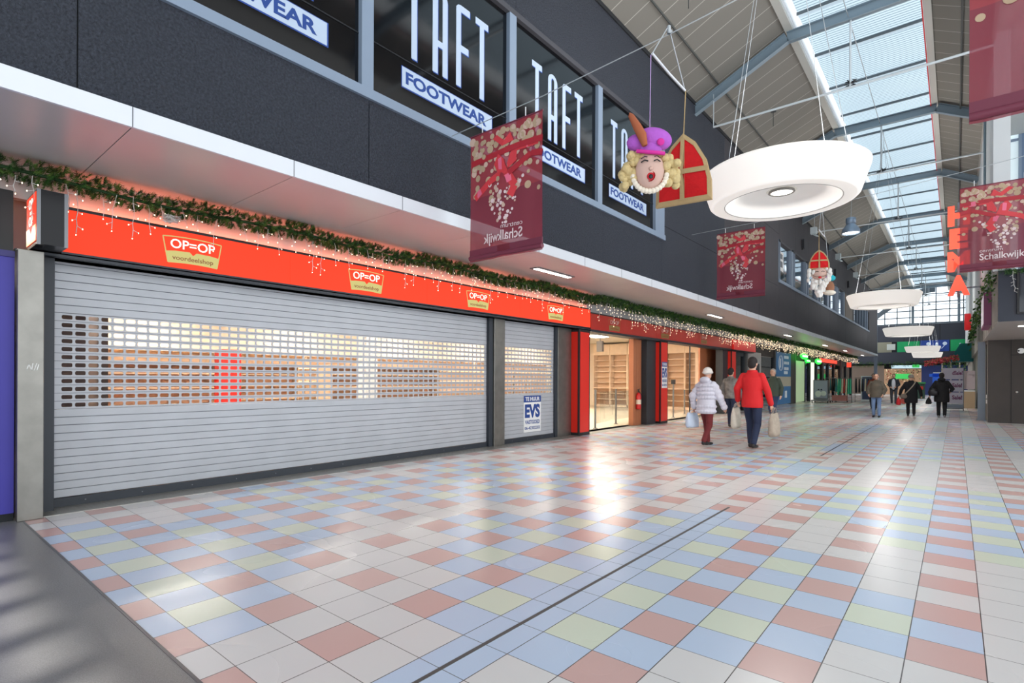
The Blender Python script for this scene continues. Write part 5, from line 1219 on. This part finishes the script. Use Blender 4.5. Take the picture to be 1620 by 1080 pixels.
# poster cart
t = thing('poster_cart', (-6.5, 38, 0), 'wheeled display cart with a framed poster of two pale faces', 'display stand')
mb = MB(); mb.box((-6.9, 37.98, 0.2), (-6.08, 38.02, 1.42), steel_d); mb.box((-6.95, 37.6, 0.12), (-6.0, 38.6, 0.18), steel_d); mb.tube([(-6.08, 38.5, 0.18), (-6.08, 38.5, 1.7)], .02, steel_d, 6); mb.build('frame', t)
mb = MB(); mb.box((-6.84, 37.965, 0.3), (-6.14, 37.978, 1.36), M('cart_poster', (150, 156, 172), .5)); ppl = M('cart_poster_pale', (206, 210, 204), .5)
mb.ball((-6.62, 37.96, .55), (.17, .012, .2), ppl, 12, 8); mb.ball((-6.33, 37.96, .58), (.16, .012, .16), ppl, 12, 8); mb.ball((-6.6, 37.955, .82), (.05, .01, .05), joint, 8, 5); mb.ball((-6.44, 37.955, .82), (.05, .01, .05), joint, 8, 5); mb.build('poster', t)
for x, y in ((-6.9, 37.65), (-6.05, 37.65), (-6.9, 38.55), (-6.05, 38.55)):
    mb = MB(); mb.lathe([(0.0, -.02), (.06, -.02), (.06, .02), (0, .02)], (x, y, .06), black, 10, 'X'); mb.build('wheel', t)
# clothes racks
def rack(x, y, L, lab, cols, rot=0.0):
    t = thing('clothes_rack', (x, y, 0), lab, 'clothes rack', 'clothes racks outside the far shop')
    mb = MB()
    for s in (0, 1): mb.tube([(x + L * s, y, 0.03), (x + L * s, y, 1.55)], .018, steel_d, 6); mb.box((x + L * s - .02, y - .25, 0.0), (x + L * s + .02, y + .25, .04), steel_d)
    mb.tube([(x, y, 1.55), (x + L, y, 1.55)], .018, steel_d, 6); mb.build('rail', t)
    r = random.Random(int(y * 7))
    for k in range(len(cols)):
        xx = x + .06 + (L - .12) * k / (len(cols) - 1); mb = MB(); w = .16; h = r.uniform(.75, 1.05); d_ = r.uniform(-.1, .1)
        mb.add([(xx - .03, y - w * .3, 1.5), (xx + .03, y - w * .3, 1.5), (xx + .045, y - w - .06, 1.5 - h), (xx - .035, y - w - .06, 1.5 - h), (xx - .03, y + w * .3, 1.5), (xx + .03, y + w * .3, 1.5), (xx + .045, y + w + .06, 1.5 - h), (xx - .035, y + w + .06, 1.5 - h)],
               [(3, 2, 1, 0), (4, 5, 6, 7), (0, 1, 5, 4), (2, 3, 7, 6), (1, 2, 6, 5), (3, 0, 4, 7)], cols[k]); mb.build('garment', t)
gm = [M('garment_green', (60, 176, 136), .8), M('garment_teal', (40, 110, 116), .8), M('garment_black', (24, 24, 28), .8), M('garment_red', (176, 60, 56), .8), M('garment_cream', (214, 200, 176), .8)]
rack(-6.75, 40.2, .75, 'clothes rack of black garments nearest the wheeled poster cart', [gm[2], gm[2], gm[2], gm[1], gm[2], gm[2]])
rack(-6.0, 40.0, .9, 'clothes rack of green and cream garments outside the far shop', [gm[1], gm[0], gm[0], gm[4], gm[3], gm[4], gm[0], gm[0]])
rack(-5.1, 41.5, .8, 'clothes rack of dark garments behind the olive coated man', [gm[2], gm[2], gm[2], gm[4], gm[2]])
simple('low_stand', [((-6.1, 39.4, 0.1), (-5.3, 39.9, 0.45), M('dusty_pink_goods', (170, 110, 104), .7)), ((-6.1, 39.4, 0), (-6.05, 39.45, .1), joint), ((-5.35, 39.85, 0), (-5.3, 39.9, .1), joint)], 'low stand of dusty pink goods under the green garments', 'display stand')
t = thing('pavement_sign', (-4.4, 43, 0), 'framed dark blue board standing left of the white shirted man', 'display stand')
mb = MB(); mb.box((-4.95, 43, 0.0), (-3.95, 43.05, 1.7), white_alu); mb.build('frame', t); mb = MB(); mb.box((-4.88, 42.985, .12), (-4.02, 42.998, 1.63), M('board_navy', (60, 70, 104), .5)); mb.build('panel', t)

#@@PEOPLE
def remesh(mb, name, mat, parent, voxel, smooth=4, M4=None):
    me = bpy.data.meshes.new('tmp'); me.from_pydata(mb.v, [], mb.f); me.update()
    ob = bpy.data.objects.new('tmp', me); COL.objects.link(ob)
    a = ob.modifiers.new('r', 'REMESH'); a.mode = 'VOXEL'; a.voxel_size = voxel; a.use_smooth_shade = True
    b = ob.modifiers.new('s', 'SMOOTH'); b.iterations = smooth; b.factor = 0.5
    dg = bpy.context.evaluated_depsgraph_get(); dg.update()
    nm = bpy.data.meshes.new_from_object(ob.evaluated_get(dg)); bpy.data.objects.remove(ob); bpy.data.meshes.remove(me)
    nm.name = name; nm.materials.clear(); nm.materials.append(mat)
    if M4: nm.transform(M4)
    nm.polygons.foreach_set('use_smooth', [True] * len(nm.polygons)); nm.update()
    o = bpy.data.objects.new(name, nm); COL.objects.link(o)
    if parent: o.parent = parent; o.matrix_parent_inverse = Matrix.Translation(-Vector(parent.location))
    return o
def limb(mb, pts, rs, m=None, fl=1.0):
    m = m or black
    for (p, q), (a, b) in zip(zip(pts[:-1], pts[1:]), zip(rs[:-1], rs[1:])):
        mb.tube([p, q], [a, b], m, 12); mb.ball(p, a, m, 12, 8)
    mb.ball(pts[-1], rs[-1], m, 12, 8)
skin = M('skin', (206, 160, 136), .6); hair_d = M('dark_hair', (34, 28, 26), .8); hair_g = M('grey_hair', (170, 164, 156), .85)
def person(pos, head, H, label, coat, trousers, shoes, stride=.25, coat_hem=.86, bulk=1.0, arms=None, hair=None, hood=None, hat=None, lean=0.0, skinm=None, voxel=.011, shirt=None, group=None, coat_name='coat', turn=0.0, bald=False, quilted=False):
    """head: heading angle of travel from +Y, counter clockwise. arms: [(elbow, wrist)] left, right as offsets in body axes"""
    s = H / 1.75; V = Vector; pos = Vector(pos)
    M4 = Matrix.Translation(pos) @ Matrix.Rotation(head, 4, 'Z') @ Matrix.Scale(s, 4)
    t = thing('person', tuple(pos), label, 'person', group); sk = skinm or skin
    ln = lambda z: lean * (z - .9)
    hipL, hipR = V((-.09, 0, .92)), V((.09, 0, .92)); f = stride
    ankL, ankR = V((-.10, f * .9, .09)), V((.10, -f * .9, .09 + .06 * min(1, f * 3)))
    kneL, kneR = V((-.10, f * .55 + .03, .50)), V((.10, -f * .25 + .05, .49))
    shL, shR = V((-.172, ln(1.40), 1.40)), V((.172, ln(1.40), 1.40))
    if arms is None: arms = [((-.26, -f * .4, 1.14), (-.27, -f * .5 + .08, .90)), ((.26, f * .3, 1.14), (.27, f * .7 + .08, .92))]
    arms = [(tuple(v if i else v * .92 for i, v in enumerate(e)), tuple(v if i else v * .92 for i, v in enumerate(w))) for e, w in arms]
    eL, wL, eR, wR = V(arms[0][0]), V(arms[0][1]), V(arms[1][0]), V(arms[1][1])
    hc = V((0, ln(1.63) + .02, 1.635)); tc_, ts_ = math.cos(turn), math.sin(turn)
    def HD(x, y, z): return hc + V((x * tc_ - y * ts_, x * ts_ + y * tc_, z))
    RH = Matrix.Rotation(turn, 3, 'Z')
    # body
    b = MB()
    b.ball(hc + V((0, 0, .025)), (.076, .094, .10), sk, 18, 12, RH); b.ball(HD(0, .022, -.05), (.058, .066, .07), sk, 14, 10, RH)
    b.ball(HD(0, .098, -.015), (.013, .02, .022), sk, 8, 6, RH); b.ball(HD(0, .09, -.055), (.026, .012, .014), sk, 8, 6, RH)
    for sg in (-1, 1): b.ball(HD(sg * .078, -.005, -.01), (.012, .02, .032), sk, 8, 6, RH)
    limb(b, [V((0, ln(1.45) - .01, 1.43)), hc + V((0, -.01, -.06))], [.062, .055])
    b.ball(V((0, ln(1.3), 1.28)), (.155, .10, .20), sk, 16, 10); b.ball(V((0, 0, 1.02)), (.135, .095, .18), sk, 16, 10)
    for sh, e, w, sg in ((shL, eL, wL, -1), (shR, eR, wR, 1)):
        limb(b, [sh, e, w], [.052, .040, .027])
        d = (w - e).normalized(); side = V((sg, 0, 0)); pal = w + d * .05
        fwd = d.cross(side).normalized()
        b.ball(pal, (.030, .040, .045), sk, 10, 8)
        for k in range(4):
            o_ = fwd * (.028 - .019 * k); L = (.070, .078, .073, .058)[k]
            p0 = pal + o_ + d * .025; p1 = p0 + d * L * .5 - side * .006; p2 = p1 + d * L * .42 - side * .022
            limb(b, [p0, p1, p2], [.0098, .0092, .008])
        p0 = w + d * .025 + fwd * .028; p1 = p0 + fwd * .026 + d * .024; p2 = p1 + d * .032 - side * .008
        limb(b, [p0, p1, p2], [.012, .0105, .009])
    for h, k_, a in ((hipL, kneL, ankL), (hipR, kneR, ankR)): limb(b, [h, k_, a], [.08, .052, .038])
    remesh(b, 'body', sk, t, voxel * .75, 2, M4)
    # trousers
    b = MB(); limb(b, [hipL, kneL, ankL + V((0, 0, .02))], [.098, .070, .058]); limb(b, [hipR, kneR, ankR + V((0, 0, .02))], [.098, .070, .058]); b.ball(V((0, 0, .96)), (.165, .12, .13), black, 16, 10)
    remesh(b, 'trousers', trousers, t, voxel, 3, M4)
    # shoes
    b = MB()
    for a, up in ((ankL, 0.0), (ankR, .5 * min(1, f * 3))):
        b.ball(a + V((0, -.02, -.035)), (.042, .05, .05), black, 12, 8); b.ball(a + V((0, .09, -.058)), (.045, .10, .033), black, 12, 8)
    remesh(b, 'shoes', shoes, t, voxel * .9, 2, M4)
    # coat
    b = MB(); B = bulk
    hz = coat_hem
    rings = [(hz, .175 * B, .135 * B), (hz + .08, .182 * B, .142 * B), (1.02, .175 * B, .135 * B), (1.12, .165 * B, .130 * B), (1.28, .180 * B, .135 * B), (1.37, .180 * min(B, 1.1), .120 * B), (1.43, .165, .10), (1.465, .12, .09), (1.50, .07, .07)]
    vs = []; n = 28
    for z, rx, ry in rings:
        for k in range(n):
            a_ = 2 * PI * k / n; vs.append((rx * math.cos(a_), ry * math.sin(a_) + ln(z), z))
    fs = [(i * n + k, i * n + (k + 1) % n, (i + 1) * n + (k + 1) % n, (i + 1) * n + k) for i in range(len(rings) - 1) for k in range(n)]
    fs += [tuple(reversed(range(n))), tuple(range((len(rings) - 1) * n, len(rings) * n))]
    b.add(vs, fs, black)
    for sh, e, w in ((shL, eL, wL), (shR, eR, wR)): limb(b, [sh, e, w - (w - e).normalized() * .02], [.062 * min(B, 1.15), .060 * min(B, 1.15), .048 * min(B, 1.15)])
    if quilted:
        for z in (hz + .05, hz + .16, 1.10, 1.19, 1.28, 1.37):
            for k in range(22):
                a_ = 2 * PI * k / 22; b.ball((.172 * B * math.cos(a_), .132 * B * math.sin(a_) + ln(z), z), (.04, .04, .034), black, 8, 6)
        for sh, e, w in ((shL, eL, wL), (shR, eR, wR)):
            for q in (.25, .6, .95): b.ball(sh.lerp(e, q), .078 * B, black, 10, 6); b.ball(e.lerp(w, q), .062 * B, black, 10, 6)
    if hood:
        b.ball(V((0, ln(1.5) - .085, 1.50)), (.13, .085, .075), black, 14, 8)
    else:
        b.tube([V((.075 * math.cos(a_), .07 * math.sin(a_) + ln(1.49), 1.50)) for a_ in [2 * PI * k / 12 for k in range(13)]], .02, black, 8)
    remesh(b, coat_name, coat, t, voxel, 3, M4)
    if shirt:
        b = MB(); b.ball(V((0, .09 * B + .02, 1.16)), (.10, .105 * B, .32), black, 14, 10); remesh(b, 'shirt', shirt, t, voxel, 2, M4)
    if hair and not bald:
        b = MB(); b.ball(hc + RH @ V((0, -.018, .045)), (.088, .100, .098), black, 16, 12); b.ball(hc + RH @ V((0, -.05, -.01)), (.080, .065, .085), black, 14, 10)
        remesh(b, 'hair', hair, t, voxel * .9, 2, M4)
    if hat:
        b = MB(); b.ball(hc + RH @ V((0, -.012, .06)), (.10, .115, .095), black, 16, 12); b.tube([HD(.098 * math.cos(a_), .11 * math.sin(a_) - .01, .03) for a_ in [2 * PI * k / 14 for k in range(15)]], .022, black, 8)
        remesh(b, 'hat', hat, t, voxel, 2, M4)
    if hood == 'up':
        b = MB(); b.ball(hc + RH @ V((0, -.03, .02)), (.115, .12, .14), black, 16, 12); remesh(b, 'hood', coat, t, voxel, 2, M4)
    # face marks
    b = MB()
    for sg in (-1, 1):
        b.ball(HD(sg * .030, .098, .018), (.010, .006, .006), M('eye_dark', (40, 30, 28), .4), 8, 5, RH); b.tube([HD(sg * .044, .094, .036), HD(sg * .018, .102, .038)], .004, M('brow', (80, 60, 50), .8), 5)
    b.tube([HD(-.02, .102, -.055), HD(.02, .102, -.055)], .005, M('lips', (160, 90, 84), .6), 5)
    b.v = [tuple(M4 @ Vector(v)) for v in b.v]; b.build('face_features', t)
    return t, M4
def bag(M4, c, w, h, d, mat, lab, handle=.16, name='shopping_bag', hm=None, cat='bag'):
    """soft bag: c = grip point in body axes, hanging below"""
    c = Vector(c); t = thing(name, tuple(M4 @ c), lab, cat)
    mb = MB(); z1 = -handle; z0 = z1 - h; rings = [(z0, .86, .9), (z0 + h * .15, 1.0, 1.1), (z0 + h * .6, 1.04, .9), (z1, .92, .25)]
    vs = []; n = 20
    for z, a, b in rings:
        for k in range(n):
            q = 2 * PI * k / n; cx, sx = math.cos(q), math.sin(q); e = .55
            vs.append(M4 @ (c + Vector((d / 2 * b * math.copysign(abs(cx) ** e, cx), w / 2 * a * math.copysign(abs(sx) ** e, sx), z + .008 * math.sin(5 * q)))))
    fs = [(i * n + k, i * n + (k + 1) % n, (i + 1) * n + (k + 1) % n, (i + 1) * n + k) for i in range(len(rings) - 1) for k in range(n)] + [tuple(reversed(range(n))), tuple(range(3 * n, 4 * n))]
    mb.add(vs, fs, mat, True); mb.build('bag_body', t)
    mb = MB()
    for sx in (-.012, .012): mb.tube([M4 @ (c + Vector((sx, s_ * w * .24, z_))) for s_, z_ in ((-1, z1), (-.7, -.03), (0, .005), (.7, -.03), (1, z1))], .006, hm or mat, 6)
    mb.build('handle', t); return t
denim = M('blue_denim', (58, 84, 124), .85, noise=.1, nscale=10); navy_j = M('dark_navy_jeans', (30, 40, 66), .85); blackc = M('black_cloth', (20, 20, 24), .9); shoe_b = M('black_shoe', (24, 22, 22), .6); shoe_w = M('pale_shoe', (206, 204, 200), .6)
G = None
t, m4 = person((-3.24, 11.70, 0), -.12, 1.88, 'person in a red jacket and dark jeans walking away with a beige bag', M('red_jacket', (204, 26, 30), .8, bump=.15, bscale=20), navy_j, shoe_b, stride=.20, coat_hem=.80, bulk=1.10, hair=hair_d, voxel=.010,
               arms=[((-.29, -.06, 1.16), (-.33, .06, .92)), ((.29, .04, 1.12), (.33, .12, .86))], coat_name='jacket')
bag(m4, (.35, .15, .80), .34, .44, .14, M('beige_cloth_bag', (170, 156, 140), .85, noise=.12, nscale=14), 'beige cloth bag hanging from the right hand of the red jacketed walker', .10)
bag(m4, (-.35, .08, .86), .30, .40, .12, M('cream_cloth_bag', (204, 196, 180), .85, noise=.08, nscale=14), 'cream bag hanging from the left hand of the red jacketed walker', .08)
t, m4 = person((-4.14, 11.55, 0), -.30, 1.66, 'person in a white quilted jacket and maroon trousers walking away', M('white_quilted', (206, 204, 214), .75, bump=.1, bscale=14), M('maroon_trousers', (106, 34, 36), .85), shoe_b, stride=.22, coat_hem=.74, bulk=1.25, hat=M('white_fur_hat', (220, 214, 206), .95, bump=.5), hood=True, voxel=.010, quilted=True,
               arms=[((-.31, -.10, 1.12), (-.34, -.02, .88)), ((.31, .10, 1.10), (.33, .24, .88))], coat_name='quilted_jacket', lean=.06)
bag(m4, (-.36, -.02, .80), .36, .34, .16, M('pale_blue_bag', (206, 220, 238), .7, noise=.05, nscale=10), 'pale blue plastic bag held low by the white jacketed walker', .06)
person((-5.18, 16.5, 0), -.2, 1.76, 'person in grey patterned jacket and dark jeans half hidden behind the white jacket', M('grey_camouflage', (120, 116, 112), .85, noise=.45, nscale=9), navy_j, shoe_b, stride=.16, hair=hair_d, bulk=1.05, group=G, coat_name='jacket')
person((-4.70, 19.35, 0), 2.9, 1.78, 'person in a dark green jacket and jeans walking toward the camera past the blue poster', M('dark_green_jacket', (66, 76, 64), .85), M('dark_blue_jeans', (44, 60, 92), .85), shoe_w, stride=.2, hair=hair_g, bulk=1.12, coat_name='jacket', turn=.2)
person((-2.36, 24.9, 0), 3.05, 1.66, 'bald person in an olive grey coat and pale blue jeans', M('olive_grey_coat', (88, 82, 72), .85, noise=.08, nscale=8), M('pale_blue_jeans', (110, 134, 170), .85, noise=.12, nscale=8), shoe_b, stride=.03, coat_hem=.80, bulk=1.32, bald=True, coat_name='coat',
       arms=[((-.33, -.02, 1.12), (-.27, .12, .93)), ((.33, -.02, 1.12), (.27, .12, .93))])
person((-3.05, 31.0, 0), 3.0, 1.72, 'dark haired person in a rust jacket behind the olive coated one', M('rust_jacket', (128, 58, 36), .85), blackc, shoe_b, stride=.1, hair=hair_d, coat_name='jacket')
person((-2.78, 38.1, 0), 3.1, 1.78, 'person in an open dark jacket over a white shirt facing the camera', M('charcoal_jacket', (44, 48, 58), .85), M('grey_jeans', (62, 66, 76), .85), shoe_w, stride=.08, shirt=M('white_shirt', (206, 210, 222), .8), hair=M('brown_hair', (90, 66, 50), .8), coat_name='jacket', bulk=1.1,
       arms=[((-.27, -.02, 1.14), (-.14, .22, 1.02)), ((.27, -.02, 1.14), (.14, .22, 1.02))])
t, m4 = person((-1.38, 26.65, 0), .1, 1.64, 'person in a black coat and grey hat walking away with a crossbody bag', M('black_wool_coat', (22, 22, 26), .9), blackc, shoe_b, stride=.05, coat_hem=.56, bulk=1.28, hat=M('grey_knit_hat', (150, 144, 134), .95, bump=.5), coat_name='coat',
       arms=[((-.36, .0, 1.12), (-.42, .08, .90)), ((.34, -.02, 1.10), (.38, .02, .86))])
b = MB(); stp = M('taupe_strap', (150, 138, 124), .8)
b.tube([m4 @ Vector(p) for p in ((.14, -.10, 1.44), (.06, -.185, 1.30), (-.06, -.195, 1.13), (-.18, -.16, .98), (-.23, -.08, .90))], .022, stp, 8); b.build('bag_strap', t)
mb = MB(); mb.ball((0, 0, 0), (.13, .07, .11), M('taupe_bag', (116, 106, 96), .8), 16, 10); mb.v = [tuple(m4 @ (Vector((-.26, -.12, .84)) + Vector(v))) for v in mb.v]; tag(mb.build('shoulder_bag'), 'taupe crossbody bag at the hip of the grey hatted person', 'bag')
bag(m4, (-.43, .10, .84), .26, .32, .16, M('red_plastic_bag', (210, 34, 40), .6), 'red carrier bag in the left hand of the grey hatted person', .06)
mb = MB(); mb.ball((0, 0, 0), (.14, .08, .14), M('red_white_bag', (226, 110, 96), .6), 16, 10); mb.v = [tuple(m4 @ (Vector((-.25, .10, .64)) + Vector(v))) for v in mb.v]; tag(mb.build('carrier_bag'), 'pale red carrier bag below the crossbody bag of the grey hatted person', 'bag')
t, m4 = person((-.42, 26.2, 0), -.05, 1.70, 'person in a long black hooded coat walking away with black bags', M('black_parka', (20, 19, 22), .9), blackc, M('grey_sneaker', (130, 130, 132), .6), stride=.12, coat_hem=.62, bulk=1.34, hair=hair_d, hood=True, coat_name='parka',
       arms=[((-.35, -.02, 1.12), (-.40, .06, .88)), ((.36, .02, 1.14), (.30, .20, 1.05))])
mb = MB(); mb.ball((0, 0, 0), (.17, .09, .15), M('black_leather_bag', (30, 28, 32), .4), 16, 10); mb.v = [tuple(m4 @ (Vector((-.24, -.20, 1.0)) + Vector(v))) for v in mb.v]; tag(mb.build('shoulder_bag'), 'black shoulder bag on the back of the hooded coat', 'bag')
bag(m4, (-.41, .08, .82), .26, .24, .18, blackc, 'limp black bag hanging from the hand of the hooded coat wearer', .05)
